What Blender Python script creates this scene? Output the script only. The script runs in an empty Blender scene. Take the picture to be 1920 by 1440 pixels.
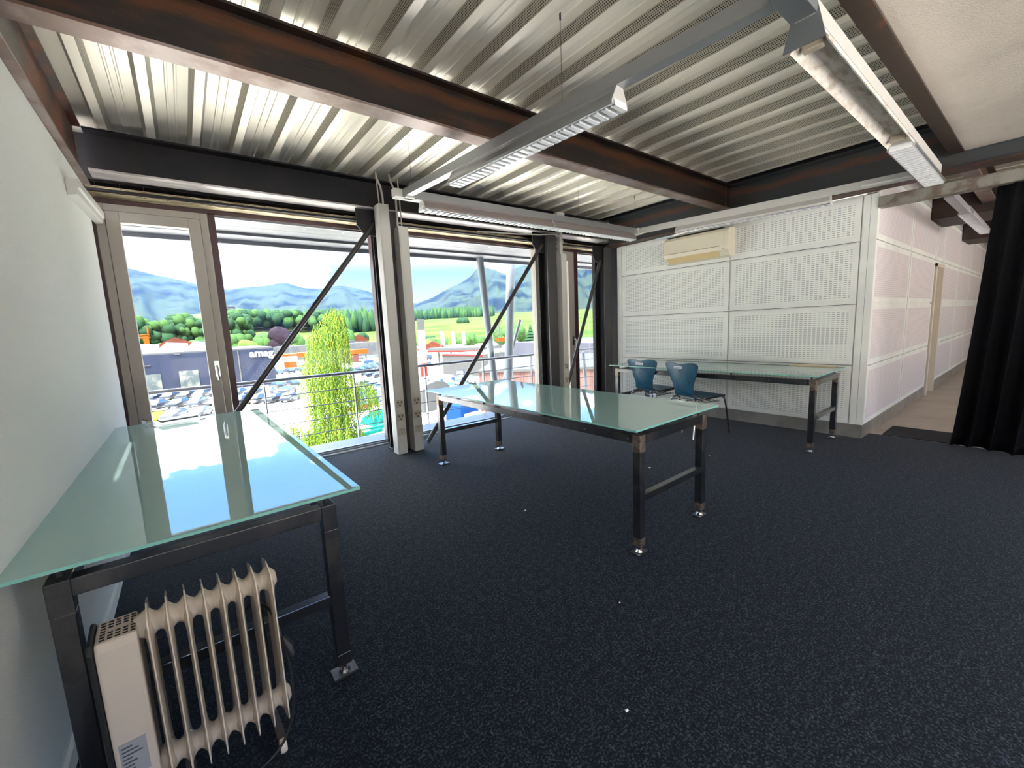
import bpy, math, random
from mathutils import Vector, Matrix
random.seed(7)
R = math.radians
SC = bpy.context.scene
col = SC.collection

# ------------------------------------------------------------------ camera
F_PX, YAW, PITCH, ROLL, HC = 784.58, 0.6570, 0.1366, -0.0436, 1.3234
fwd = Vector((math.sin(YAW)*math.cos(PITCH), math.cos(YAW)*math.cos(PITCH), -math.sin(PITCH)))
r0 = Vector((math.cos(YAW), -math.sin(YAW), 0)); u0 = r0.cross(fwd)
rt = math.cos(ROLL)*r0 + math.sin(ROLL)*u0; up = -math.sin(ROLL)*r0 + math.cos(ROLL)*u0
cam_d = bpy.data.cameras.new('camera'); cam = bpy.data.objects.new('camera', cam_d); col.objects.link(cam)
cam_d.sensor_fit = 'HORIZONTAL'; cam_d.sensor_width = 36.0; cam_d.lens = F_PX/1920*36.0
cam_d.clip_start = 0.05; cam_d.clip_end = 30000
M = Matrix((rt, up, -fwd)).transposed().to_4x4(); M.translation = (0, 0, HC)
cam.matrix_world = M
SC.camera = cam

# ------------------------------------------------------------------ world
SC.view_settings.view_transform = 'Standard'; SC.view_settings.look = 'None'
SC.view_settings.gamma = 1.0; SC.view_settings.use_curve_mapping = False
SC.view_settings.exposure = 2.1
SKY = 1.0
world = bpy.data.worlds.new('sky'); SC.world = world; world.use_nodes = True
nt = world.node_tree; nt.nodes.clear()
class N:
    """tiny node helper"""
    def __init__(s, nt): s.nt = nt
    def __call__(s, kind, **kw):
        n = s.nt.nodes.new(kind)
        for k, v in kw.items():
            if k.startswith('i_'):
                k = k[2:]
                key = int(k) if k.isdigit() else k.replace('_', ' ')
                s.put(n.inputs[key], v)
            else: setattr(n, k, v)
        return n
    def put(s, sock, v):
        if hasattr(v, 'links') or isinstance(v, bpy.types.NodeSocket): s.nt.links.new(v, sock)
        else:
            try: sock.default_value = v
            except Exception: sock.default_value = tuple(v) + (1,)
    def math(s, op, a, b=0.0, c=None, clamp=False):
        n = s.nt.nodes.new('ShaderNodeMath'); n.operation = op; n.use_clamp = clamp
        s.put(n.inputs[0], a); s.put(n.inputs[1], b)
        if c is not None: s.put(n.inputs[2], c)
        return n.outputs[0]
    def mix(s, f, a, b):
        n = s.nt.nodes.new('ShaderNodeMix'); n.data_type = 'RGBA'
        s.put(n.inputs[0], f)
        for sock, v in ((n.inputs[6], a), (n.inputs[7], b)):
            if isinstance(v, bpy.types.NodeSocket): s.nt.links.new(v, sock)
            else: sock.default_value = tuple(v)[:3] + (1,)
        return n.outputs[2]
    def step(s, v, lo, hi):
        n = s.nt.nodes.new('ShaderNodeMapRange'); n.interpolation_type = 'SMOOTHSTEP'
        s.put(n.inputs[0], v); s.put(n.inputs[1], lo); s.put(n.inputs[2], hi)
        return n.outputs[0]
n = N(nt)
tc = n('ShaderNodeTexCoord'); sx = n('ShaderNodeSeparateXYZ'); nt.links.new(tc.outputs['Generated'], sx.inputs[0])
dx, dy, dz = sx.outputs
az = n.math('ARCTAN2', dx, dy)
el = n.math('ARCSINE', dz)
mp = n('ShaderNodeMapping'); nt.links.new(tc.outputs['Generated'], mp.inputs[0]); mp.inputs['Scale'].default_value = (1, 1, 1.5)
mp.inputs['Location'].default_value = (0.31, 0.12, 0.05)
cn = n('ShaderNodeTexNoise', i_Scale=6.0, i_Detail=9.0, i_Roughness=0.55); nt.links.new(mp.outputs[0], cn.inputs['Vector'])
cb = n('ShaderNodeTexNoise', i_Scale=2.2, i_Detail=5.0, i_Roughness=0.5); nt.links.new(mp.outputs[0], cb.inputs['Vector'])
# cloud top edge falls from about 15 degrees in the north to 6 degrees in the north-east
edge = n.math('MULTIPLY_ADD', n.step(az, 0.10, 0.42), -0.20, 0.250)
lowc = n.math('MULTIPLY', n.math('SUBTRACT', edge, el), 4.5)
dens = n.math('ADD', n.math('MULTIPLY', n.math('SUBTRACT', cn.outputs[0], 0.5), 1.9), lowc)
high = n.math('SUBTRACT', n.math('MULTIPLY', cb.outputs[0], 2.0), 0.92)
patch = n.math('MULTIPLY', n.step(az, 0.50, 0.62), 0.55)
dens = n.math('MAXIMUM', n.math('ADD', dens, patch), n.math('MINIMUM', high, n.math('MULTIPLY', n.math('SUBTRACT', el, 0.36), 2.0)))
cf = n.step(dens, -0.03, 0.10)
blue = n.mix(n.step(el, 0.05, 0.28), (1.6, 2.25, 2.6), (0.40, 0.92, 2.05))
hazec = n.mix(n.step(el, 0.03, 0.17), (2.7, 2.9, 2.95), blue)
shade = n.mix(n.step(cn.outputs[0], 0.36, 0.62), (2.9, 2.85, 2.8), (5.0, 4.75, 4.35))
skyc = n.mix(cf, hazec, shade)
# dimmed near the horizon and brightened overhead so the unseen sky lights the room
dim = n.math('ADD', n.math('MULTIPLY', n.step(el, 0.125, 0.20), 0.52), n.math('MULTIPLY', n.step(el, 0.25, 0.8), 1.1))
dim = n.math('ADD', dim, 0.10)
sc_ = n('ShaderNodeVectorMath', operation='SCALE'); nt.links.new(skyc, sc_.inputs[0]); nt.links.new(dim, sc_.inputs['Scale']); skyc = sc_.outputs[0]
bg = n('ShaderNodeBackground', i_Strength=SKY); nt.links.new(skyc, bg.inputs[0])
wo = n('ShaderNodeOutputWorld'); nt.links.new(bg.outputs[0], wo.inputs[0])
world.cycles.sampling_method = 'MANUAL'; world.cycles.sample_map_resolution = 512

# sun stands high behind the building
sun_d = bpy.data.lights.new('sun', 'SUN'); sun_d.energy = 5.0; sun_d.angle = R(0.6); sun_d.color = (1.0, 0.94, 0.84)
sun = bpy.data.objects.new('sun', sun_d); col.objects.link(sun)
sun.rotation_euler = Vector((0.50, 0.42, -0.95)).to_track_quat('-Z', 'Y').to_euler()

# facade glazing and the added rear and left openings guide the sky light (portals give off nothing themselves)
def portal(loc, w, h, toward):
    d = bpy.data.lights.new('sky_portal', 'AREA'); d.shape = 'RECTANGLE'; d.size = w; d.size_y = h
    d.cycles.is_portal = True
    o = bpy.data.objects.new('sky_portal', d); col.objects.link(o); o.location = loc
    o.rotation_euler = Vector(toward).to_track_quat('-Z', 'Z').to_euler()
portal((2.6, 4.95, 1.25), 6.4, 2.6, (0, -1, 0))
portal((3.7, -4.55, 1.36), 8.6, 2.5, (0, 1, 0))
portal((-.60, -2.95, 1.22), 3.3, 2.3, (1, 0, 0))
SC.cycles.max_bounces = 10; SC.cycles.diffuse_bounces = 5; SC.cycles.transparent_max_bounces = 16
SC.cycles.sample_clamp_indirect = 8.0; SC.cycles.blur_glossy = 0.5

# ------------------------------------------------------------------ materials
MATS = {}
# rough outdoor surfaces with hardly any sheen
MATTE = set('bark bleached_asphalt blue_container canopy_grey crane_orange dark_hall_cladding dry_grass grey_roof leaf_dark leaf_light leaf_mid leaf_purple meadow mountain_forest orange_panel pale_metal_cladding pale_roof_sheet pink_render pink_ribbed price_red red_sign red_tiles shop_grey slate_roof steel_grating teal_tarp white_render willow_leaf willow_leaf_dark willow_leaf_yellow wooded_hill'.split())
def mat(name, color=(.5, .5, .5), rough=.6, metal=0.0, var=0.0, vscale=8.0, color2=None, bump=0.0, bscale=60.0,
        stretch=None, spec=0.5, detail=5.0, lo=.4, hi=.6, emit=None, band=None):
    if name in MATS: return MATS[name]
    if name in MATTE: spec = .03
    m = bpy.data.materials.new(name); m.use_nodes = True; t = m.node_tree; t.nodes.clear(); k = N(t)
    p = k('ShaderNodeBsdfPrincipled', i_Roughness=rough, i_Metallic=metal)
    p.inputs['Specular IOR Level'].default_value = spec
    p.inputs['Base Color'].default_value = tuple(color) + (1,)
    o = k('ShaderNodeOutputMaterial'); t.links.new(p.outputs[0], o.inputs[0])
    if var or color2 or bump:
        c = k('ShaderNodeTexCoord'); mpp = k('ShaderNodeMapping'); t.links.new(c.outputs['Object'], mpp.inputs[0])
        if stretch: mpp.inputs['Scale'].default_value = stretch
    if var or color2:
        no = k('ShaderNodeTexNoise', i_Scale=vscale, i_Detail=detail, i_Roughness=.6); t.links.new(mpp.outputs[0], no.inputs['Vector'])
        c2 = color2 or tuple(x*(1-var) for x in color)
        t.links.new(k.mix(k.step(no.outputs[0], lo, hi), c2, color), p.inputs['Base Color'])
    if band:   # rust streak along the upper part of a web, broken up by noise
        sz = k('ShaderNodeSeparateXYZ'); t.links.new(c.outputs['Object'], sz.inputs[0])
        n3 = k('ShaderNodeTexNoise', i_Scale=3.0, i_Detail=6.0); t.links.new(c.outputs['Object'], n3.inputs['Vector'])
        zz = k.math('ADD', sz.outputs[2], k.math('MULTIPLY', k.math('SUBTRACT', n3.outputs[0], .5), .10))
        f = k.math('MULTIPLY', k.step(zz, band[0]-.03, band[0]+.01), k.step(zz, band[1]+.02, band[1]-.02))
        src = p.inputs['Base Color'].links[0].from_socket
        t.links.new(k.mix(k.math('MULTIPLY', f, .5), src, band[2]), p.inputs['Base Color'])
    if bump:
        nb = k('ShaderNodeTexNoise', i_Scale=bscale, i_Detail=4.0); t.links.new(mpp.outputs[0], nb.inputs['Vector'])
        b = k('ShaderNodeBump', i_Strength=bump, i_Distance=.01); t.links.new(nb.outputs[0], b.inputs['Height'])
        t.links.new(b.outputs[0], p.inputs['Normal'])
    if emit: p.inputs['Emission Color'].default_value = tuple(emit[:3]) + (1,); p.inputs['Emission Strength'].default_value = emit[3]
    MATS[name] = m
    return m
W_WALL = mat('textured_white_wall', (.68, .69, .655), .85, bump=.35, bscale=220)
W_PAINT = mat('white_enamel', (.76, .77, .73), .45, var=.08, vscale=3)
TRUNK = mat('white_trunking', (.50, .49, .46), .5)
CREAM = mat('cream_paint', (.62, .56, .47), .5)
FRAME = mat('window_frame_grey', (.36, .325, .285), .5)
STEEL = mat('weathered_steel', (.022, .017, .015), .45, .5, color2=(.050, .024, .013), vscale=2.6, lo=.40, hi=.52, stretch=(.6, .6, 3), bump=.1, bscale=30, band=(.19, .245, (.12, .040, .012)))
STEELB = mat('blue_black_steel', (.008, .009, .013), .55, .1, color2=(.014, .012, .014), vscale=2, spec=.3)
LILAC = mat('lit_flange', (.30, .24, .23), .42, .6, color2=(.16, .10, .08), vscale=5, stretch=(.4, .4, 3))  # pale lilac undersides: light on the bottom flanges put into their colour
GREYBEAM = mat('old_grey_paint', (.20, .19, .165), .6, .1, color2=(.11, .08, .06), vscale=7)
TUBE = mat('raw_tube_steel', (.085, .078, .075), .35, .8, color2=(.040, .042, .050), vscale=4, lo=.45, hi=.65)
TUBE.node_tree.nodes['Principled BSDF'].inputs['Coat Weight'].default_value = .9; TUBE.node_tree.nodes['Principled BSDF'].inputs['Coat Roughness'].default_value = .12
WELD = mat('weld_patch', (.26, .20, .155), .4, .7, color2=(.15, .11, .09), vscale=30)
ALU = mat('brushed_aluminium', (.42, .43, .44), .35, .75, stretch=(1, 1, 1))
ALUD = mat('grey_aluminium', (.20, .215, .23), .45, .6)
CHROME = mat('chrome', (.75, .75, .76), .12, 1.0)
STAINLESS = mat('stainless_plinth', (.46, .44, .40), .33, .7, var=.25, vscale=3)
BLACK = mat('black_plastic', (.012, .012, .014), .5)
WIRE = mat('wire', (.12, .11, .10), .4, .6)
LINO = mat('beige_lino', (.46, .39, .31), .45, color2=(.36, .30, .24), vscale=2.2, lo=.3, hi=.7)
PLASTER = mat('ceiling_plaster', (.60, .54, .47), .9, var=.12, vscale=1.2, bump=.3, bscale=120)
WOOD = mat('wood_wool', (.80, .70, .46), .9, color2=(.42, .32, .19), vscale=26, stretch=(.25, 1, 2), bump=.6, bscale=60)
PINE = mat('pale_pine', (.70, .55, .36), .6, var=.2, vscale=15, stretch=(1, .1, 1))
HEATER = mat('ivory_enamel', (.62, .53, .43), .22)
HEATBOX = mat('ivory_casing', (.56, .48, .40), .45, bump=.05, bscale=300)
CHAIRBLUE = mat('blue_stained_plywood', (.020, .098, .160), .35, color2=(.014, .075, .13), vscale=20, stretch=(1, 1, .2))
CHAIREDGE = mat('dark_ply_edge', (.02, .03, .04), .5)
CABLE = mat('black_cable', (.008, .008, .009), .45)
ACW = mat('aged_ivory_plastic', (.66, .60, .47), .45)
ACY = mat('yellowed_flap', (.60, .46, .24), .5)
SOCKET = mat('socket_plate', (.40, .37, .31), .5)
LABELW = mat('white_label', (.7, .7, .68), .5)
CONC = mat('concrete', (.50, .46, .40), .9, var=.25, vscale=.4)

def carpet_mat():
    m = bpy.data.materials.new('charcoal_carpet'); m.use_nodes = True; t = m.node_tree; k = N(t)
    p = t.nodes['Principled BSDF']; p.inputs['Roughness'].default_value = .95; p.inputs['Specular IOR Level'].default_value = .15; p.inputs['Sheen Weight'].default_value = .06; p.inputs['Sheen Roughness'].default_value = .4
    c = k('ShaderNodeTexCoord')
    a = k('ShaderNodeTexNoise', i_Scale=115.0, i_Detail=3.0, i_Roughness=.7); t.links.new(c.outputs['Object'], a.inputs['Vector'])
    b = k('ShaderNodeTexNoise', i_Scale=30.0, i_Detail=4.0, i_Roughness=.7); t.links.new(c.outputs['Object'], b.inputs['Vector'])
    f = k.step(k.math('ADD', k.math('MULTIPLY', a.outputs[0], .75), k.math('MULTIPLY', b.outputs[0], .25)), .47, .66)
    t.links.new(k.mix(f, (.0035, .0052, .0085), (.052, .066, .092)), p.inputs['Base Color'])
    bm = k('ShaderNodeBump', i_Strength=.7, i_Distance=.004); t.links.new(a.outputs[0], bm.inputs['Height']); t.links.new(bm.outputs[0], p.inputs['Normal'])
    return m
CARPET = carpet_mat()

def holes_mat(name, base, dark, ax, pu, pv, su, sv, rough, metal, stagger=True, rnd=False):
    """sheet with punched openings laid out on a grid; ax = the two object axes"""
    m = bpy.data.materials.new(name); m.use_nodes = True; t = m.node_tree; k = N(t)
    p = t.nodes['Principled BSDF']; p.inputs['Roughness'].default_value = rough; p.inputs['Metallic'].default_value = metal
    c = k('ShaderNodeTexCoord'); s = k('ShaderNodeSeparateXYZ'); t.links.new(c.outputs['Object'], s.inputs[0])
    U = k.math('DIVIDE', s.outputs[ax[0]], pu); V = k.math('DIVIDE', s.outputs[ax[1]], pv)
    if stagger:
        row = k.math('MODULO', k.math('FLOOR', V), 2.0)
        U = k.math('ADD', U, k.math('MULTIPLY', row, .5))
    fu = k.math('ABSOLUTE', k.math('SUBTRACT', k.math('FRACT', U), .5)); fv = k.math('ABSOLUTE', k.math('SUBTRACT', k.math('FRACT', V), .5))
    if rnd:
        d = k.math('SQRT', k.math('ADD', k.math('MULTIPLY', fu, fu), k.math('MULTIPLY', fv, fv)))
        f = k.math('LESS_THAN', d, su)
    else:
        f = k.math('MULTIPLY', k.math('LESS_THAN', fu, su), k.math('LESS_THAN', fv, sv))
    t.links.new(k.mix(f, base, dark), p.inputs['Base Color'])
    t.links.new(k.math('MULTIPLY', k.math('SUBTRACT', 1.0, f), metal), p.inputs['Metallic'])
    return m
PERF_R = holes_mat('slotted_panel_facing_room', (.76, .77, .73), (.36, .37, .36), (1, 2), .042, .0215, .33, .18, .5, 0, stagger=False)
PERF_C = holes_mat('slotted_panel_facing_corridor', (.66, .60, .61), (.46, .42, .44), (0, 2), .042, .0215, .33, .16, .5, 0, stagger=False)
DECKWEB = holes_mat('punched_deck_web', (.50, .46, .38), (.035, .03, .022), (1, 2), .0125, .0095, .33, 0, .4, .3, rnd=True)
def deck_mat():
    m = bpy.data.materials.new('galvanised_deck'); m.use_nodes = True; t = m.node_tree; k = N(t)
    p = t.nodes['Principled BSDF']; p.inputs['Metallic'].default_value = .24
    c = k('ShaderNodeTexCoord'); mpp = k('ShaderNodeMapping'); t.links.new(c.outputs['Object'], mpp.inputs[0]); mpp.inputs['Scale'].default_value = (1.2, .7, 1)
    a = k('ShaderNodeTexNoise', i_Scale=2.4, i_Detail=4.0); t.links.new(mpp.outputs[0], a.inputs['Vector'])
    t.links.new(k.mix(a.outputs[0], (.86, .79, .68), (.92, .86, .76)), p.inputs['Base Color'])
    t.links.new(k.math('MULTIPLY_ADD', a.outputs[0], .10, .28), p.inputs['Roughness'])
    return m
DECK = deck_mat()

def glass_mat(name, tint=(1, 1, 1), refl=1.0):
    m = bpy.data.materials.new(name); m.use_nodes = True; t = m.node_tree; t.nodes.clear(); k = N(t)
    fr = k('ShaderNodeFresnel', i_IOR=1.45)
    tr = k('ShaderNodeBsdfTransparent'); tr.inputs[0].default_value = tuple(tint) + (1,)
    gl = k('ShaderNodeBsdfGlossy', i_Roughness=0.0)
    mx = k('ShaderNodeMixShader'); t.links.new(k.math('MULTIPLY', fr.outputs[0], refl), mx.inputs[0])
    t.links.new(tr.outputs[0], mx.inputs[1]); t.links.new(gl.outputs[0], mx.inputs[2])
    o = k('ShaderNodeOutputMaterial'); t.links.new(mx.outputs[0], o.inputs[0]); return m
GLASS = glass_mat('window_glass', (.90, .93, .93), .18)
def tabletop_mat():
    m = bpy.data.materials.new('frosted_green_glass'); m.use_nodes = True; t = m.node_tree; t.nodes.clear(); k = N(t)
    c = k('ShaderNodeTexCoord'); mpp = k('ShaderNodeMapping'); t.links.new(c.outputs['Object'], mpp.inputs[0]); mpp.inputs['Scale'].default_value = (1.2, 14, 1); mpp.inputs['Rotation'].default_value = (0, 0, .35)
    a = k('ShaderNodeTexNoise', i_Scale=3.0, i_Detail=6.0, i_Roughness=.75); t.links.new(mpp.outputs[0], a.inputs['Vector'])
    smear = k.mix(k.step(a.outputs[0], .55, .8), (.52, .80, .72), (.72, .90, .85))
    df = k('ShaderNodeBsdfDiffuse'); t.links.new(smear, df.inputs[0])
    tl = k('ShaderNodeBsdfTranslucent'); tl.inputs[0].default_value = (.55, .76, .71, 1)
    tr = k('ShaderNodeBsdfTransparent'); tr.inputs[0].default_value = (.62, .85, .80, 1)
    m1 = k('ShaderNodeMixShader', i_0=.25); t.links.new(df.outputs[0], m1.inputs[1]); t.links.new(tl.outputs[0], m1.inputs[2])
    m2 = k('ShaderNodeMixShader', i_0=.16); t.links.new(m1.outputs[0], m2.inputs[1]); t.links.new(tr.outputs[0], m2.inputs[2])
    fr = k('ShaderNodeFresnel', i_IOR=1.62); gl = k('ShaderNodeBsdfGlossy', i_Roughness=.004)
    m3 = k('ShaderNodeMixShader'); t.links.new(k.math('MULTIPLY', fr.outputs[0], 1.25, clamp=True), m3.inputs[0]); t.links.new(m2.outputs[0], m3.inputs[1]); t.links.new(gl.outputs[0], m3.inputs[2])
    o = k('ShaderNodeOutputMaterial'); t.links.new(m3.outputs[0], o.inputs[0]); return m
TABLEGLASS = tabletop_mat()
GLASSEDGE = mat('green_glass_edge', (.22, .50, .43), .15)

# ------------------------------------------------------------------ mesh helpers
class MB:
    def __init__(s): s.v = []; s.f = []; s.m = []; s.mats = []; s.smooth = False
    def mi(s, m):
        if m is None: return 0
        if m not in s.mats: s.mats.append(m)
        return s.mats.index(m)
    def add(s, vs, fs, m=None):
        b = len(s.v); s.v += [tuple(v) for v in vs]; k = s.mi(m)
        for f in fs: s.f.append(tuple(b+i for i in f)); s.m.append(k)
        return s
    def box(s, a, b, m=None, X=None):
        (x0, y0, z0), (x1, y1, z1) = a, b
        vs = [Vector(p) for p in ((x0,y0,z0),(x1,y0,z0),(x1,y1,z0),(x0,y1,z0),(x0,y0,z1),(x1,y0,z1),(x1,y1,z1),(x0,y1,z1))]
        if X: vs = [X @ v for v in vs]
        return s.add(vs, [(0,3,2,1),(4,5,6,7),(0,1,5,4),(1,2,6,5),(2,3,7,6),(3,0,4,7)], m)
    def tube(s, pts, r, m=None, seg=8, caps=True):
        pts = [Vector(p) for p in pts]; rr = r if isinstance(r, (list, tuple)) else [r]*len(pts)
        vs = []; fs = []; prev = None
        for i, p in enumerate(pts):
            t = (pts[min(i+1, len(pts)-1)] - pts[max(i-1, 0)]).normalized()
            if prev is None:
                a = Vector((0, 0, 1)) if abs(t.z) < .9 else Vector((1, 0, 0)); n1 = t.cross(a).normalized()
            else: n1 = (prev - t*prev.dot(t)).normalized()
            prev = n1; n2 = t.cross(n1)
            for j in range(seg):
                q = 2*math.pi*j/seg; vs.append(p + rr[i]*(math.cos(q)*n1 + math.sin(q)*n2))
        for i in range(len(pts)-1):
            for j in range(seg):
                a, b = i*seg+j, i*seg+(j+1) % seg; fs.append((a, b, b+seg, a+seg))
        if caps: fs += [tuple(range(seg))[::-1], tuple(range((len(pts)-1)*seg, len(pts)*seg))]
        return s.add(vs, fs, m)
    def extr(s, prof, a, b, m=None, closed=True, U=None, V=None, caps=True):
        """extrude the 2-D profile (along axes U, V) from point a to point b"""
        a = Vector(a); b = Vector(b); t = (b-a).normalized()
        if U is None:
            V = Vector((0, 0, 1)); U = t.cross(V).normalized(); V = U.cross(t).normalized()
        U = Vector(U); V = Vector(V)
        L = len(prof); vs = [p + U*q[0] + V*q[1] for p in (a, b) for q in prof]
        fs = [(i, (i+1) % L, (i+1) % L+L, i+L) for i in range(L if closed else L-1)]
        if closed and caps: fs += [tuple(range(L))[::-1], tuple(range(L, 2*L))]
        return s.add(vs, fs, m)
    def lathe(s, prof, c=(0, 0, 0), m=None, seg=16, X=None):
        vs = []; fs = []; c = Vector(c)
        for (r, z) in prof:
            for j in range(seg):
                q = 2*math.pi*j/seg; v = Vector((r*math.cos(q), r*math.sin(q), z))
                vs.append((X @ v if X else v) + c)
        for i in range(len(prof)-1):
            for j in range(seg):
                a, b = i*seg+j, i*seg+(j+1) % seg; fs.append((a, b, b+seg, a+seg))
        fs += [tuple(range(seg))[::-1], tuple(range((len(prof)-1)*seg, len(prof)*seg))]
        return s.add(vs, fs, m)
    def build(s, name, m=None, parent=None, smooth=False, bevel=0, loc=None, angle=40):
        me = bpy.data.meshes.new(name); me.from_pydata([tuple(v) for v in s.v], [], s.f)
        if s.mats:
            for q in s.mats: me.materials.append(q)
            me.polygons.foreach_set('material_index', s.m)
        else: me.materials.append(m)
        me.validate(); me.update()
        o = bpy.data.objects.new(name, me); col.objects.link(o)
        if smooth:
            me.polygons.foreach_set('use_smooth', [True]*len(me.polygons))
            if smooth != 'all':
                me.set_sharp_from_angle(angle=R(angle))
        if bevel:
            b = o.modifiers.new('bevel', 'BEVEL'); b.width = bevel; b.segments = 2; b.limit_method = 'ANGLE'; b.angle_limit = R(40)
        if loc: o.location = loc
        if parent: o.parent = parent
        return o
def tag(o, label=None, cat=None, group=None, kind=None):
    if label: o['label'] = label
    if cat: o['category'] = cat
    if group: o['group'] = group
    if kind: o['kind'] = kind
    return o
def thing(name, label, cat, loc=(0, 0, 0), rz=0.0, group=None):
    o = bpy.data.objects.new(name, None); o.empty_display_size = .1; col.objects.link(o); o.location = loc; o.rotation_euler = (0, 0, rz)
    return tag(o, label, cat, group)
def struct(mb, name, m=None, parent=None, label=None, **k):
    o = mb.build(name, m, parent, **k)
    if not parent: o['kind'] = 'structure'
    if label: o['label'] = label
    return o
def box(a, b, m=None): return MB().box(a, b, m)
def copy_tree(o, parent=None):
    c = o.copy(); col.objects.link(c)
    if parent: c.parent = parent
    for ch in list(o.children): copy_tree(ch, c)
    return c
def ray(px, py): return fwd + rt*((px-960)/F_PX) - up*((py-720)/F_PX)
def hit(px, py, d=None, z=None, y=None, x=None):
    """where the direction of a picture point meets a plane of the place"""
    q = ray(px, py); o = Vector((0, 0, HC))
    if z is not None: return o + q*((z-HC)/q.z)
    if y is not None: return o + q*(y/q.y)
    if x is not None: return o + q*(x/q.x)
    return o + q*(d/math.hypot(q.x, q.y))
# ------------------------------------------------------------------ room shell
XL, XR, YR, YW = -.44, 5.47, 1.14, 4.78
tag(struct(box((-.6, -4.6, -.12), (5.78, 4.78, 0)), 'floor', CARPET), 'charcoal blue carpet floor')
tag(struct(box((5.78, -4.6, -.12), (16.2, 1.30, -.004)), 'floor', LINO), 'beige lino floor of the corridor')
tag(struct(MB().box((-.62, -1.3, 0), (XL, 4.50, 2.46)).box((-.62, -4.6, 0), (XL, -1.3, .1)).box((-.62, -4.6, 2.35), (XL, -1.3, 2.66)), 'wall_left', W_WALL), 'white textured left wall')  # opening behind the viewer added so daylight reaches the right wall and ceiling
struct(box((XL, -4.4, 0), (XL+.012, 4.45, .06)), 'baseboard_left', W_PAINT)
struct(box((-.9, 4.56, -.1), (-.50, 4.9, 2.9)), 'wall_corner', STEELB)
# rear wall behind the viewer: unseen openings added to bring in fill daylight
rw = MB(); rw.box((-.6, -4.7, 0), (16.2, -4.55, .12), W_WALL).box((8.0, -4.7, .12), (10.5, -4.55, 2.6), W_WALL).box((12.3, -4.7, .12), (16.2, -4.55, 2.6), W_WALL).box((-.6, -4.7, 2.6), (14.2, -4.55, 3.0), W_WALL)
for x in (-.6, 2.2, 5.0, 7.8): rw.box((x, -4.7, .12), (x+.25, -4.55, 2.6), W_WALL)
struct(rw, 'wall_rear')
struct(box((16.1, -4.7, 0), (16.25, 1.3, 3.0)), 'wall_far_end', CREAM)
struct(box((-.9, -4.8, 3.06), (16.4, 5.05, 3.3)), 'roof_slab', CONC)
struct(box((-.6, .60, 2.86), (-.52, 4.8, 3.06)), 'trim_1', STEELB)

# ---- corrugated deck: one profile in x, run along y
def deck(x0, x1, y0, y1, zb, name, pitch=.272, off=0.0):
    mb = MB(); h = .055; zt = zb + h
    x = x0 + off
    segs = []
    k = 0
    prof = [(x0, zt)]
    while x < x1 - .12:
        prof += [(x-.048, zt), (x-.025, zb), (x+.025, zb), (x+.048, zt),
                 (x+.105, zt), (x+.110, zt-.006), (x+.118, zt-.006), (x+.123, zt),
                 (x+.150, zt), (x+.155, zt-.006), (x+.163, zt-.006), (x+.168, zt)]
        x += pitch
    prof.append((x1, zt))
    ny = 1
    for i in range(len(prof)-1):
        (xa, za), (xb, zb_) = prof[i], prof[i+1]
        web = abs(za-zb_) > .03
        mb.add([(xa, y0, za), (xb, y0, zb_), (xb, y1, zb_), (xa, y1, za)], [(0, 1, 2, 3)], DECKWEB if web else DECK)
    mb.box((x0, y0, zt+.02), (x1, y1, zt+.05), CONC)
    return struct(mb, name)
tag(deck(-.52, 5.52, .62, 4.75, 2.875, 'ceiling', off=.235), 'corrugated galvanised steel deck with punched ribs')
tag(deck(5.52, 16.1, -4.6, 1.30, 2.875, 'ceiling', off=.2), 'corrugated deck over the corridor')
tag(struct(box((-.6, -4.6, 2.615), (5.33, .575, 2.66)), 'ceiling', PLASTER), 'rough beige plaster ceiling')

# ---- steel beams
def ibeam(name, a, b, w, zb, zt, label, mw=STEEL, mf=LILAC, group=None, tf=.014, tw=.012):
    """I-section between plan points a and b"""
    a = Vector((a[0], a[1], 0)); b = Vector((b[0], b[1], 0))
    t = thing(name, label, 'beam', ((a.x+b.x)/2, (a.y+b.y)/2, zb), group=group)
    L = (b-a).length/2; d = (b-a).normalized(); ang = math.atan2(d.y, d.x)
    X = Matrix.Rotation(ang, 4, 'Z')
    MB().box((-L, -tw/2, tf), (L, tw/2, zt-zb-tf), None, X).build('web', mw, t)
    MB().box((-L, -w/2, 0), (L, w/2, tf), None, X).build('bottom_flange', mf, t)
    MB().box((-L, -w/2, zt-zb-tf), (L, w/2, zt-zb), None, X).build('top_flange', mw, t)
    return t
ibeam('steel_beam', (-.42, 2.53), (5.38, 2.53), .125, 2.59, 2.87, 'rusty brown steel beam spanning the middle of the ribbed ceiling')
ibeam('steel_beam', (-.40, 4.47), (5.36, 4.47), .20, 2.575, 2.87, 'blue-black steel beam above the windows, underside toned pale as if daylit', STEELB, mat('lit_pale_flange', (.55, .52, .52), .4, .35, color2=(.33, .30, .30), vscale=4, stretch=(.5, 3, 3)))  # pale flange holds the daylight on the underside as colour
ibeam('steel_beam', (5.39, -4.5), (5.39, 4.36), .20, 2.475, 2.87, 'dark steel beam running over the slotted white wall', mat('dark_grey_steel', (.042, .050, .055), .5, .2, color2=(.045, .045, .045), vscale=3, band=(.27, .325, (.17, .060, .022))), mat('red_brown_flange', (.085, .035, .022), .5, .4, color2=(.05, .03, .022), vscale=5))
ibeam('steel_beam', (-.43, .615), (5.29, .615), .085, 2.60, 2.87, 'brown steel beam at the edge of the plaster ceiling', mf=mat('brown_flange', (.15, .055, .025), .42, .5, color2=(.055, .035, .025), vscale=7, lo=.55, hi=.75))
ibeam('steel_beam', (-.45, .62), (-.45, 4.36), .10, 2.465, 2.87, 'grey steel beam along the top of the left wall', mat('grey_brown_web', (.06, .045, .04), .5, .4, color2=(.17, .06, .03), vscale=3), LILAC)
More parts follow.
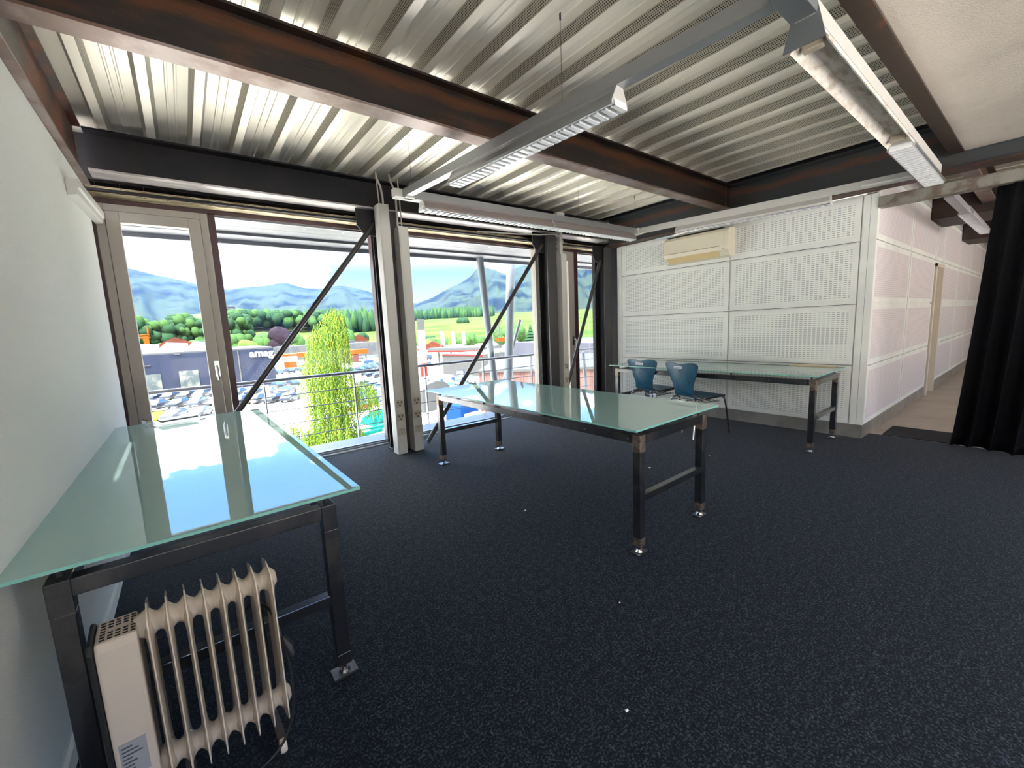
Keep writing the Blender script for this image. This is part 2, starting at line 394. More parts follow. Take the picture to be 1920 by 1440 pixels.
struct(box((5.37, -4.5, 2.86), (5.43, 4.7, 2.96)), 'trim_20', STEELB)  # closing strip added to stop light leaking over the beam
# corridor beams
ibeam('steel_beam', (5.55, .615), (16.0, .615), .12, 2.60, 2.87, 'brown steel beam beyond the black curtain, over the corridor')
for i, (x, w) in enumerate(((8.15, 1.0), (11.2, 1.0))):
    o = MB().box((x, -4.5, 2.50), (x+.9, 1.13, 2.86)).build('ceiling_box_beam', mat('dark_brown_cladding', (.03, .022, .02), .6, color2=(.05, .025, .015), vscale=2), bevel=.004)
    tag(o, ['dark brown boxed beam crossing the corridor, the nearer one', 'dark brown boxed beam crossing the corridor, the one further back'][i], 'beam')
o = MB().box((5.44, -4.5, 2.31), (5.56, 1.135, 2.41)).build('curtain_rail_beam', GREYBEAM, bevel=.006)
tag(o, 'old grey painted steel bar above the curtain and corridor opening', 'beam')

# ---- columns (H section; front and back flange, web)
def hcol(x, y0, y1, w, zt, label):
    t = thing('steel_column', label, 'column', (x, (y0+y1)/2, 0), group=None)
    d = (y1-y0)/2
    MB().box((-w/2, -d, 0), (w/2, -d+.014, zt)).build('front_flange', mat('lit_column_grey', (.065, .060, .062), .45, .3), t)  # front flange toned grey for the light falling on it
    MB().box((-w/2, d-.014, 0), (w/2, d, zt)).build('back_flange', STEELB, t)
    MB().box((-.008, -d+.014, 0), (.008, d-.014, zt)).build('web', STEELB, t)
    MB().box((-w/2-.02, -d-.02, 0), (w/2+.02, d+.02, .012)).build('base_plate', STEELB, t)
    return t
hcol(1.83, 4.38, 4.57, .21, 2.575, 'blue-black steel column between the two white cable ducts')
hcol(4.17, 4.37, 4.57, .17, 2.575, 'grey-fronted steel column left of the narrow glazed door')
hcol(5.37, 4.37, 4.57, .17, 2.475, 'dark steel column against the slotted white wall')

# ---- diagonal braces, each a tube with a gusset
def brace(a, b, label, gus):
    t = thing('diagonal_brace', label, 'brace', a)
    A = Vector(a)
    MB().tube([(0, 0, 0), Vector(b)-A], .026, seg=14).build('tube', mat('brace_grey', (.05, .047, .047), .4, .4), t, smooth=True)
    g = MB(); x, z = gus
    g.extr([(x-.20, z), (x-.20, z-.16), (x-.14, z-.24), (x-.02, z-.26), (x+.02, z-.26), (x+.02, z)], (0, -.008, 0), (0, .008, 0), U=(1, 0, 0), V=(0, 0, 1))
    o = g.build('gusset_plate', STEELB, t); o.location = Vector((0, b[1], 0)) - Vector((a[0], a[1], a[2]))
    return t
brace((-.20, 4.44, .03), (1.70, 4.44, 2.44), 'dark diagonal brace tube in the left window bay', (1.72, 2.575))
brace((2.13, 4.44, .015), (4.05, 4.44, 2.42), 'dark diagonal brace tube behind the middle glass table', (4.08, 2.575))
brace((4.32, 4.44, .015), (5.27, 4.44, 2.28), 'steep dark diagonal brace tube beside the slotted wall', (5.30, 2.50))

# ---- cable ducts on the columns
def socket_plate(parent, z, w, two, y=-.0):
    s = MB().box((-w*.46, y-.004, z-.04), (w*.46, y, z+.04)).build('socket_outlet', SOCKET, parent)
    q = ((-.018, .012, .011), (.018, .012, .011), (0, -.02, .011)) if two else ((-.012, .02, .005), (.014, .018, .005), (0, -.012, .005))
    for dx, dz, rr in q: MB().lathe([(rr, 0), (rr, .003)], (dx, y-.004, z+dz), seg=10, X=Matrix.Rotation(R(90), 4, 'X')).build('socket_well', mat('socket_brown', (.13, .09, .05), .6), s)
for (x0, x1, yy, label, sn) in ((1.685, 1.792, 4.24, 'white cable duct on the left flank of the blue-black column', .0), (1.878, 1.985, 4.235, 'white cable duct on the right flank of the blue-black column', .0)):
    w = x1-x0
    t = thing('cable_duct', label, 'cable duct', ((x0+x1)/2, yy, 0), group=None)
    MB().box((-w/2, 0, .0), (w/2, .13, 2.60 if x0 < 1.8 else 2.40)).build('duct_body', TRUNK, t, bevel=.004)
    MB().box((-w/2+.012, -.004, .03), (w/2-.012, .002, 2.58 if x0 < 1.8 else 2.38)).build('duct_cover', TRUNK, t)
    for z in (.56, .41, .25): socket_plate(t, z, w*.8, z > .3, -.004)
t = thing('cable_duct', 'grey-white cable duct beside the narrow glazed door, two sockets low down', 'cable duct', (4.33, 4.30, 0))
MB().box((-.05, 0, 0), (.05, .14, 2.30)).build('duct_body', TRUNK, t, bevel=.003)
MB().box((-.042, .03, 2.30), (.015, .09, 2.86)).build('riser', TRUNK, t, bevel=.003)
MB().extr([(-.06, 0), (.035, 0), (.06, .07), (.06, .10), (-.085, .10), (-.085, .07)], (0, .025, 2.76), (0, .095, 2.76), U=(1, 0, 0), V=(0, 0, 1)).build('riser_cap', TRUNK, t)
for z in (.72, .52): socket_plate(t, z, .07, True, -.001)
# conduits rising from the ducts to the deck
for k_, (x, y, b) in enumerate(((1.72, 4.30, .0), (1.76, 4.30, .06), (1.90, 4.30, -.04), (1.945, 4.30, 0))):
    if b == 0: p = [(x, y, 2.60 if x < 1.8 else 2.40), (x-.005, y, 2.70), (x-.012, y, 2.92)]
    else: p = [(x, y, 2.60 if x < 1.8 else 2.40), (x, y, 2.68), (x-.02, y-.01, 2.78), (x-.05, y, 2.86), (x-.055, y, 2.92)]
    o = MB().tube(p, .007 if b == 0 else .011, seg=8).build('conduit', mat('pale_conduit', (.42, .38, .34), .5), smooth=True)
    tag(o, ['thin straight conduit rising from the left cable duct to the ceiling', 'curved thick cable rising from the left cable duct to the ceiling', 'curved thick cable behind the right cable duct', 'thin straight conduit rising from the right cable duct'][k_], 'conduit')
o = MB().tube([(4.31, 4.28, 2.43), (4.28, 4.29, 2.52), (4.15, 4.30, 2.545), (3.9, 4.32, 2.52), (3.5, 4.4, 2.51), (3.1, 4.6, 2.54)], .009, seg=8).build('power_cable', mat('pale_cable', (.45, .42, .37), .5), smooth=True)
tag(o, 'pale cable bending off the duct under the window beam', 'cable')
# ---- facade
YG = 4.85
head = MB(); head.box((-.5, 4.62, 2.50), (7.0, 4.80, 2.52), STEELB).box((-.5, 4.60, 2.575), (7.0, 5.0, 2.9), STEELB).box((-.5, 4.80, 2.45), (7.0, 4.90, 2.58), mat('maroon_frame', (.055, .02, .022), .45))
struct(head, 'trim_2', label='dark steel head of the glazed wall')
wm = MB()
for j in range(26):
    z = 2.50 + .055*random.random(); y = 4.66 + .1*random.random(); x0 = -.4 + random.random()*4.5; x1 = x0 + .8 + random.random()*1.5
    wm.tube([(x0, y, z), ((x0+x1)/2, y+.008, z+.006*random.uniform(-1, 1)), (min(x1, 5.6), y, z)], .004, seg=5)
wm.box((-.46, 4.66, 2.49), (5.7, 4.79, 2.545))
struct(wm, 'trim_3', WOOD, label='straw coloured insulation strip behind wire mesh above the windows')
wr = MB()
for j in range(42): x = -.4+.143*j; wr.tube([(x, 4.625, 2.48), (x, 4.625, 2.57)], .0014, seg=4)
for z in (2.485, 2.53, 2.568): wr.tube([(-.45, 4.625, z), (5.6, 4.625, z)], .0014, seg=4)
struct(wr, 'trim_4', WIRE, label='wire mesh strip above the windows')
sill = MB(); sill.box((-.5, 4.78, -.10), (7.0, 4.93, .012), mat('sill_alu', (.55, .56, .57), .35, .5)).box((-.5, 4.81, .012), (7.0, 4.88, .03), ALUD)
struct(sill, 'trim_5', label='aluminium threshold under the glass')
MAR = MATS['maroon_frame']
for i, (x0, x1) in enumerate(((-.50, -.45), (.30, .352), (1.79, 1.87), (4.235, 4.285), (5.045, 5.14))):
    struct(box((x0, 4.80, 0), (x1, 4.90, 2.46)), 'trim_%d' % (6+i), MAR if i != 3 else FRAME, label='dark window mullion')
def door(x0, x1, nm, handle_x, flip):
    f = MB(); w = .055; z1 = 2.45
    f.box((x0, 4.79, .02), (x0+w, 4.87, z1)).box((x1-w, 4.79, .02), (x1, 4.87, z1)).box((x0+w, 4.79, z1-w), (x1-w, 4.87, z1)).box((x0+w, 4.79, .02), (x1-w, 4.87, .02+w))
    o = struct(f, nm, FRAME, bevel=.003)
    l = MB(); a, b, c, d = x0+w+.004, x1-w-.004, .08, z1-w-.004; s = .085
    l.box((a, 4.775, c), (a+s, 4.86, d)).box((b-s, 4.775, c), (b, 4.86, d)).box((a+s, 4.775, d-s), (b-s, 4.86, d)).box((a+s, 4.775, c), (b-s, 4.86, c+s))
    leaf = l.build('door_leaf', FRAME, o, bevel=.003)
    MB().box((a+s, 4.82, c+s), (b-s, 4.824, d-s)).build('pane', GLASS, leaf)
    h = MB(); hx = handle_x
    h.box((hx-.016, 4.765, .98), (hx+.016, 4.775, 1.12)).tube([(hx, 4.77, 1.08), (hx, 4.72, 1.08), (hx, 4.715, 1.07), (hx, 4.715, .95)], .009, seg=8)
    h.build('handle', CHROME, leaf, smooth=True)
    return o
tag(door(-.445, .295, 'door_1', .215, 0), 'tall grey framed glazed door next to the left wall')
tag(door(4.285, 5.045, 'door_2', 4.98, 0), 'narrow glazed door right of the grey column')
for i, (x0, x1) in enumerate(((.352, 1.79), (1.87, 4.235), (5.14, 5.44), (5.452, 6.9))):
    w = MB().box((x0, 4.846, .03), (x1, 4.852, 2.455)); o = struct(w, 'window_%d' % (i+1), GLASS, label='floor to ceiling window pane')
    e = MB(); e.box((x0, 4.835, .02), (x1, 4.865, .045)).box((x0, 4.835, 2.435), (x1, 4.865, 2.46)); e.build('glazing_bead', ALUD, o)
# white duct stub at the left wall head
o = MB().extr([(0, 0), (.06, 0), (.06, -.05), (.05, -.055), (.045, -.09), (0, -.10)], (-.44, 3.62, 2.30), (-.44, 4.70, 2.36), U=(1, 0, 0), V=(0, 0, 1)).build('duct_stub', TRUNK, bevel=.004)
tag(o, 'short white duct stub high on the left wall by the glazed door', 'cable duct')

# ---- slotted white wall (faces the room) and its return along the corridor
wl = MB().box((XR+.02, YR+.02, 0), (XR+.12, 4.27, 2.47)); wall_r = struct(wl, 'wall_right', W_PAINT)
def panel(parent, name, p0, p1, fixed, axis, pm, edge=.052):
    """raised sheet with punched centre; axis 'y' faces -x, axis 'x' faces -y"""
    (u0, z0), (u1, z1) = p0, p1; g = .006; u0 += g; u1 -= g; z0 += g; z1 -= g
    def P(u, z, d):
        return (fixed+d, u, z) if axis == 'y' else (u, fixed+d, z)
    mb = MB(); e = edge
    o = [(u0, z0), (u1, z0), (u1, z1), (u0, z1)]; i = [(u0+e, z0+e), (u1-e, z0+e), (u1-e, z1-e), (u0+e, z1-e)]
    vs = [P(*q, 0) for q in o] + [P(*q, 0) for q in i] + [P(*q, .02) for q in o]
    fr = [(0, 1, 5, 4), (1, 2, 6, 5), (2, 3, 7, 6), (3, 0, 4, 7), (0, 8, 9, 1), (1, 9, 10, 2), (2, 10, 11, 3), (3, 11, 8, 0)]
    mb.add(vs, fr, W_PAINT); mb.add([P(*q, .0) for q in i], [(0, 1, 2, 3)], pm)
    return mb.build(name, None, parent)
SZ = [.144, .770, 1.40, 2.02, 2.455]
for (a, b) in ((1.262, 2.535), (2.545, 4.185)):
    for k_ in range(4): panel(wall_r, 'slotted_panel', (a, SZ[k_]), (b, SZ[k_+1]-.002), XR, 'y', PERF_R)
MB().box((XR-.001, YR, .144), (XR+.02, 1.255, 2.455)).box((XR-.001, 4.19, .144), (XR+.02, 4.27, 2.455)).build('edge_post', W_PAINT, wall_r)
sm = MB()
for z in SZ[1:4]: sm.box((XR+.005, 1.26, z-.012), (XR+.02, 4.19, z+.010))
sm.build('seam_strip', W_PAINT, wall_r)
gp = MB()
for z in SZ[1:4]: gp.box((XR+.001, 1.262, z-.0065), (XR+.004, 4.185, z-.0005)).box((XR-.0008, 1.30, z-.016), (XR+.001, 4.15, z-.0145))
gp.build('seam_gap', mat('seam_shadow_gap', (.05, .05, .05), .8), wall_r)
pl = MB(); pl.box((XR+.006, YR+.006, 0), (XR+.03, 2.54, .140)).box((XR+.006, 2.543, 0), (XR+.03, 4.27, .140)); struct(pl, 'baseboard_right', STAINLESS)
wc = MB().box((XR+.02, YR+.02, 0), (8.82, YR+.10, 2.92)).box((9.5, YR+.02, 0), (16.1, YR+.10, 2.92)).box((8.82, YR+.02, 1.95), (9.5, YR+.10, 2.92)); wall_c = struct(wc, 'wall_corridor', W_PAINT)
cols_ = [(5.49, 7.12), (7.13, 8.80), (9.52, 11.2), (11.21, 12.9), (12.91, 14.5), (14.51, 16.1)]
for (a, b) in cols_:
    for k_ in range(5):
        zz = SZ[:4] + [2.66, 2.90]
        panel(wall_c, 'slotted_panel', (a, zz[k_]), (b, zz[k_+1]-.002), YR, 'x', PERF_C)
panel(wall_c, 'slotted_panel', (8.82, 2.02), (9.5, 2.658), YR, 'x', PERF_C)
MB().box((XR+.0205, YR, .144), (5.495, YR+.02, 2.455)).build('edge_post', W_PAINT, wall_c)
MB().box((XR-.0016, 1.196, .15), (XR-.0010, 1.199, 2.45)).build('post_seam', mat('seam_grey', (.20, .20, .20), .8), wall_r)
struct(MB().box((XR+.031, YR+.006, 0), (8.80, YR+.03, .140)).box((9.52, YR+.006, 0), (16.1, YR+.03, .140)), 'baseboard_corridor', STAINLESS)
d3 = struct(MB().box((8.82, YR-.02, 0), (8.90, YR+.12, 1.97)).box((9.44, YR-.02, 0), (9.52, YR+.12, 1.97)).box((8.82, YR-.02, 1.93), (9.5, YR+.12, 1.98)), 'door_3', CREAM)
MB().box((8.90, YR+.06, .01), (9.44, YR+.10, 1.93)).build('door_leaf', CREAM, d3)
MB().box((8.96, YR+.052, 1.38), (9.10, YR+.058, 1.44)).build('name_plate', LABELW, d3)
struct(box((15.95, -1.2, 1.6), (16.09, 1.1, 2.05)), 'trim_11', mat('dark_green_band', (.05, .12, .09), .6), label='dark green band on the far end wall')
struct(box((5.60, 3.8, -.1), (5.66, 4.9, 2.6)), 'trim_12', STEELB)
o = box((5.80, .47, -.003), (6.30, 1.04, .006)).build('door_mat', mat('black_rubber_mat', (.010, .010, .011), .9, bump=.4, bscale=200)); tag(o, 'black mat on the corridor floor beside the curtain', 'mat')

# ---- black curtain
def curtain():
    mb = MB(); nu, nv = 150, 26; vs = []; fs = []
    for j in range(nv+1):
        v = j/nv; z = .015 + (2.31-.015)*v
        for i in range(nu+1):
            u = i/nu
            y_top = .37 - 2.6*u; y_bot = .50 - 2.75*u
            y = y_bot + (y_top-y_bot)*v**.8
            amp = .055*(1-.55*v)
            ph = 2*math.pi*(u*17 + .5*math.sin(u*9)) 
            x = 5.50 + amp*math.sin(ph) + .03*math.sin(u*31+v*2) + (.18*(1-v)**1.5)*(1-u)
            y += .02*math.cos(ph)*(1-v*.5)
            vs.append((x, y, z))
    for j in range(nv):
        for i in range(nu): a = j*(nu+1)+i; fs.append((a, a+1, a+nu+2, a+nu+1))
    mb.add(vs, fs)
    o = mb.build('curtain', mat('black_velvet', (.0022, .0022, .0038), .8, bump=.5, bscale=40, spec=.15), smooth='all')
    s = o.modifiers.new('thickness', 'SOLIDIFY'); s.thickness = .004
    tag(o, 'floor length black curtain drawn beside the corridor opening', 'curtain')
curtain()
# ------------------------------------------------------------------ suspended light ring
def chan(a, b, h=.062, w=.062, mb=None, m=ALU):
    """rectangular lighting channel between two 3-D points (under-edge centre line)"""
    (mb or MB()); mb = mb or MB()
    mb.extr([(-w/2, 0), (w/2, 0), (w/2, h), (-w/2, h)], a, b, m); return mb
def at(a, b, s, dz=0): p = Vector(a).lerp(Vector(b), s); p.z += dz; return p
LBLADE = mat('louvre_blade', (.90, .91, .93), .3, .1)
LINSIDE = mat('reflector', (.55, .58, .62), .18, .8)
def lamp(a, b, label, n, wt=.052, wb=.125, h=.088, empty=False, group=None, housing=ALU):
    """louvre lamp hung under the channel; a, b = ends of the lamp's bottom centre line"""
    a = Vector(a); b = Vector(b)
    t = thing('louvre_lamp', label, 'lamp', tuple(a), group=group)
    D = b-a; L = D.length; ex = D/L; U = ex.cross(Vector((0, 0, 1))).normalized(); V = U.cross(ex).normalized()
    def P(s, u, v): return ex*s + U*u + V*v
    th = .004
    hs = MB()
    for sg in (-1, 1):
        q = [(sg*wb/2, 0), (sg*wb/2, .018), (sg*wt/2, h-.02), (sg*wt/2, h), (sg*(wt/2-th), h), (sg*(wt/2-th), h-.02), (sg*(wb/2-th), .018), (sg*(wb/2-th), 0)]
        hs.add([P(s, *p) for s in (0, L) for p in q], [(i, (i+1) % 8, (i+1) % 8+8, i+8) for i in range(8)])
    hs.add([P(0, -wt/2, h), P(0, wt/2, h), P(L, wt/2, h), P(L, -wt/2, h)], [(0, 1, 2, 3)])
    hs.build('housing', housing, t)
    for s0 in (-.004, L):
        ec = MB()
        q = [(-wb/2, 0), (wb/2, 0), (wb/2, .018), (wt/2, h), (-wt/2, h), (-wb/2, .018)]
        ec.add([P(s, *p) for s in (s0, s0+.004) for p in q], [(i, (i+1) % 6, (i+1) % 6+6, i+6) for i in range(6)] + [tuple(range(6)), tuple(range(6, 12))])
        ec.build('end_cap', TRUNK if not empty else ALUD, t)
    if not empty:
        lv = MB()
        for sg in (-1, 1):
            lv.add([P(0, sg*(wb/2-.012), 0), P(L, sg*(wb/2-.012), 0), P(L, sg*(wb/2-.020), .028), P(0, sg*(wb/2-.020), .028), P(0, sg*(wb/2-.004), 0), P(L, sg*(wb/2-.004), 0)], [(0, 1, 2, 3), (0, 4, 5, 1)])
        for i in range(n+1):
            s = L*i/n; e = .013
            w_ = wb/2-.013
            lv.add([P(s-e, -w_, -.008), P(s+e, -w_, -.008), P(s+e*.4, -w_, .028), P(s-e*.4, -w_, .028), P(s-e, w_, -.008), P(s+e, w_, -.008), P(s+e*.4, w_, .028), P(s-e*.4, w_, .028)],
                   [(0, 1, 5, 4), (1, 2, 6, 5), (2, 3, 7, 6), (3, 0, 4, 7)])
        lv.build('louvre', LBLADE, t)
        MB().tube([P(.03, 0, h*.55), P(L-.03, 0, h*.55)], .013, seg=10).build('fluorescent_tube', mat('unlit_tube', (.8, .8, .82), .3), t, smooth=True)
    return t
def hanger(p, label, ztop=2.93):
    t = thing('suspension_wire', label, 'wire', (p[0], p[1], p[2]))
    MB().tube([(0, 0, 0), (0, 0, ztop-p[2])], .0015, seg=5).build('wire', WIRE, t)
    MB().lathe([(.004, 0), (.006, .006), (.006, .02), (.003, .03)], (0, 0, 0), seg=8).build('lower_clamp', CHROME, t)
    MB().lathe([(.003, -.04), (.005, -.035), (.005, 0)], (0, 0, ztop-p[2]), seg=8).build('upper_clamp', BLACK, t)
# corner points of the ring, bottom of channel
CA = (1.640, 3.50, 2.455); CB = (4.86, 3.47, 2.455); CC = (5.06, .70, 2.42); CD = (1.80, .66, 2.41)
t = thing('light_channel', 'grey aluminium lighting channel running from the cable ducts toward the plaster ceiling', 'lighting channel', (0, 0, 0))
chan(at(CA, CD, .0), at(CA, CD, 1.02)).build('channel', ALU, t)
lamp(at(CA, CD, .265, -.088), at(CA, CD, .755, -.088), 'long louvre lamp hanging nearest the viewer across the rusty middle beam', 26)
t = thing('light_channel', 'aluminium lighting channel parallel to the window wall', 'lighting channel', (0, 0, 0))
chan(CA, CB).build('channel', ALU, t)
lamp(at(CA, CB, .045, -.085), at(CA, CB, .52, -.085), 'left louvre lamp of the pair in front of the windows', 26, group=None, housing=mat('bronze_aluminium', (.30, .26, .26), .4, .6))
lamp(at(CA, CB, .525, -.085), at(CA, CB, .97, -.085), 'right louvre lamp of the pair in front of the windows', 26, group=None, housing=MATS['bronze_aluminium'])
t = thing('light_channel', 'white lighting channel in front of the slotted wall', 'lighting channel', (0, 0, 0))
chan(CB, CC, m=TRUNK).build('channel', TRUNK, t)
lamp(at(CB, CC, .20, -.08), at(CB, CC, .745, -.08), 'louvre lamp along the slotted white wall above the air conditioner', 26, housing=TRUNK)
MB().extr([(-.02, 0), (.02, 0), (.02, .012), (-.02, .012)], at(CB, CC, .83, .005) + Vector((-.04, 0, 0)), at(CB, CC, .95, .005) + Vector((-.04, 0, 0))).build('cover_strip', W_PAINT, t)
t = thing('light_channel', 'grey lighting channel beside the brown beam of the plaster ceiling', 'lighting channel', (0, 0, 0))
chan(CD, CC, m=TRUNK).build('channel', TRUNK, t)
lamp(at(CD, CC, .585, -.088), at(CD, CC, .985, -.088), 'louvre lamp near the plaster ceiling, bright metal blades seen from below', 22, wb=.135, housing=ALUD)
# lamp body stripped of its tube, dust stained
t = thing('empty_lamp_housing', 'open dusty white lamp housing without its louvre', 'lamp', (0, 0, 0))
DUST = mat('dusty_white', (.78, .74, .68), .6, color2=(.46, .39, .31), vscale=9, stretch=(1, 4, 1), lo=.30, hi=.62)
a, b = at(CD, CC, .065, -.002), at(CD, CC, .58, -.002)
MB().extr([(-.062, -.07), (-.062, -.075), (-.03, -.03), (.03, -.03), (.062, -.075), (.066, -.07), (.034, -.022), (.03, 0), (-.03, 0), (-.034, -.022)], a, b).build('housing', DUST, t)
for s in (.02, .93):
    p = Vector(a).lerp(Vector(b), s); MB().box((p.x, p.y-.035, p.z-.07), (p.x+.035, p.y+.035, p.z-.03)).build('lamp_holder', mat('old_holder', (.42, .36, .28), .5), t, bevel=.004)
p = Vector(a); MB().extr([(-.07, -.088), (.07, -.088), (.034, .06), (-.034, .06)], (p.x-.05, p.y, p.z), (p.x-.044, p.y, p.z), U=(0, -1, 0), V=(0, 0, 1)).build('end_cap', ALUD, t)
# corner joint piece and connector by the ducts
t = thing('channel_corner_joint', 'white corner joint where two lighting channels meet at the cable ducts', 'lighting channel', CA)
MB().box((-.10, -.02, -.012), (.18, .05, -.002)).box((-.02, -.05, -.012), (.06, .01, -.002)).build('joint_plate', W_PAINT, t)
MB().box((-.105, -.01, 0), (-.032, .05, .062)).build('joint_body', TRUNK, t)
t = thing('channel_corner_joint', 'grey corner joint of the lighting channels beside the plaster ceiling beam', 'lighting channel', CD)
MB().box((-.06, -.05, -.02), (.12, .035, .07)).build('joint_body', ALUD, t, bevel=.002)
t = thing('channel_corner_joint', 'white corner joint of the lighting channels near the slotted wall', 'lighting channel', CB)
MB().box((-.05, -.05, -.008), (.05, .04, .066)).build('joint_body', TRUNK, t, bevel=.002)
for s, (P, Q), lab in ((.04, (CA, CD), 'thin suspension wire over the white corner joint by the cable ducts'), (.63, (CA, CD), 'thin suspension wire above the lamp across the middle beam'),
                       (.66, (CA, CB), 'thin suspension wire above the lamps in front of the windows'), (.985, (CA, CB), 'thin suspension wire at the corner joint near the slotted wall'),
                       (.40, (CB, CC), 'thin suspension wire above the lamp along the slotted wall')):
    hanger(at(P, Q, s, .062), lab)
# corridor lamp
lamp((7.0, .70, 2.34), (9.1, .70, 2.34), 'battered louvre lamp hanging in the corridor beyond the curtain', 14, housing=mat('grey_housing', (.42, .42, .45), .4, .5))
o = MB().box((5.8, .665, 2.34), (7.0, .735, 2.40)).build('light_channel', MATS['grey_housing']); tag(o, 'grey lighting channel in the corridor beyond the curtain', 'lighting channel')

# ------------------------------------------------------------------ tables
def table(name, label, x, y, rz, holes=False, tfix=0, w_=.667, l_=2.22):
    t = thing(name, label, 'table', (x, y, 0), rz)
    L, Wd = 2.362, .911; s = .05; hz = .70; l, w = l_/2+.012, w_/2+.012
    g = MB(); th = .010; z1 = .752
    g.add([(-Wd/2, -L/2, z1), (Wd/2, -L/2, z1), (Wd/2, L/2, z1), (-Wd/2, L/2, z1)], [(0, 1, 2, 3)], TABLEGLASS)
    e = []
    for zz in (z1, z1-th): e += [(-Wd/2, -L/2, zz), (Wd/2, -L/2, zz), (Wd/2, L/2, zz), (-Wd/2, L/2, zz)]
    g.add(e, [(i, (i+1) % 4, (i+1) % 4+4, i+4)[::-1] for i in range(4)], GLASSEDGE)
    g.build('glass_top', None, t)
    for sx_ in (-1, 1): MB().box((sx_*w-s/2, -l+s/2, hz-s), (sx_*w+s/2, l-s/2, hz)).build('long_rail', TUBE, t, bevel=.003)
    for sy in (-1, 1): MB().box((-w+s/2, sy*l-s/2, hz-s), (w-s/2, sy*l+s/2, hz)).build('end_rail', TUBE, t, bevel=.003)
    for sy in (-1, 1): 
        b = MB().box((-w+s/2, sy*l-s/2+.005, .31), (w-s/2, sy*l+s/2-.005, .35)); b.build('stretcher', TUBE, t, bevel=.003)
    for sx_ in (-1, 1):
        for sy in (-1, 1):
            cx, cy = sx_*w, sy*l
            lg = MB(); lg.box((cx-s/2, cy-s/2, .075), (cx+s/2, cy+s/2, hz-.095), TUBE)
            lg.box((cx-s/2-.0006, cy-s/2-.0006, hz-.097), (cx+s/2+.0006, cy+s/2+.0006, hz+.0006), WELD if tfix else TUBE)
            lg.box((cx-s/2-.0006, cy-s/2-.0006, .05), (cx+s/2+.0006, cy+s/2+.0006, .10), WELD if tfix else TUBE)
            leg = lg.build('leg', None, t, bevel=.003)
            ft = MB(); ft.lathe([(.010, .02), (.010, .055)], (cx, cy, 0), CHROME, seg=10).box((cx-.045, cy-.032, .004), (cx+.045, cy+.032, .012), TUBE).lathe([(.022, .012), (.015, .022)], (cx, cy, 0), CHROME if tfix else TUBE, seg=12)
            ft.build('levelling_foot', None, leg)
    for sx_ in (-1, 1):
        for yy in (-l, -l/3, l/3, l): MB().lathe([(.009, hz-.002), (.009, z1-th)], (sx_*w, yy*.985, 0), seg=10).build('spacer', BLACK, t)
    for yy in (-l*.95, -.75, 0, .75): MB().lathe([(.007, 0), (.006, .003)], (-w-s/2, yy, hz-.025), seg=8, X=Matrix.Rotation(R(-90), 4, 'Y')).build('bolt', CHROME, t)
    return t
table('glass_table', 'green glass table with black steel frame against the left wall', -.0171, 2.7266, .0159)
table('glass_table', 'green glass table with bare welded frame standing in the middle of the carpet', 2.2491, 2.4895, .0154, tfix=1)
table('glass_table', 'green glass table along the slotted wall behind the blue chairs', 5.008-.06, 2.4701, .0135, holes=True, tfix=1)
o = MB().extr([(-.02, 0), (.02, 0), (.02, .012), (-.02, .012)], (5.36, 1.38, .7525), (5.385, 1.80, .7525)).build('wooden_slat', PINE, bevel=.002); tag(o, 'small pale wooden slat lying on the glass table by the slotted wall', 'wood')
# clear plastic holder lying on the left table
t = thing('clear_plastic_holder', 'clear plastic holder lying on the far corner of the left glass table', 'holder', (-.25, 3.75, .7525), .25)
CP = glass_mat('clear_acrylic', (.86, .90, .92), 1.6)
MB().box((.0, -.07, 0), (.30, .07, .006)).build('base_sheet', CP, t)
MB().extr([(0, 0), (.05, 0), (.045, .03), (.02, .05), (0, .045)], (-.03, -.06, 0), (-.03, .06, 0), U=(1, 0, 0), V=(0, 0, 1)).build('upright', CP, t)
MB().box((.05, -.055, .02), (.26, .055, .032)).build('grey_insert', mat('grey_insert', (.12, .15, .16), .35), t)
# strap dangling from the middle table
t = thing('hanging_tag', 'white and purple tag dangling from the middle table frame', 'tag', (2.60, 1.50, .655), .3)
MB().extr([(0, 0), (.012, .0), (.03, .10), (.018, .105)], (0, -.001, -.10), (0, .001, -.10), U=(1, 0, 0), V=(0, 0, 1)).build('white_tag', mat('tag_white', (.8, .8, .85), .3), t)
MB().extr([(.014, 0), (.024, .0), (.034, .10), (.03, .105)], (0, -.001, -.09), (0, .001, -.09), U=(1, 0, 0), V=(0, 0, 1)).build('purple_strip', mat('tag_purple', (.12, .05, .45), .3), t)

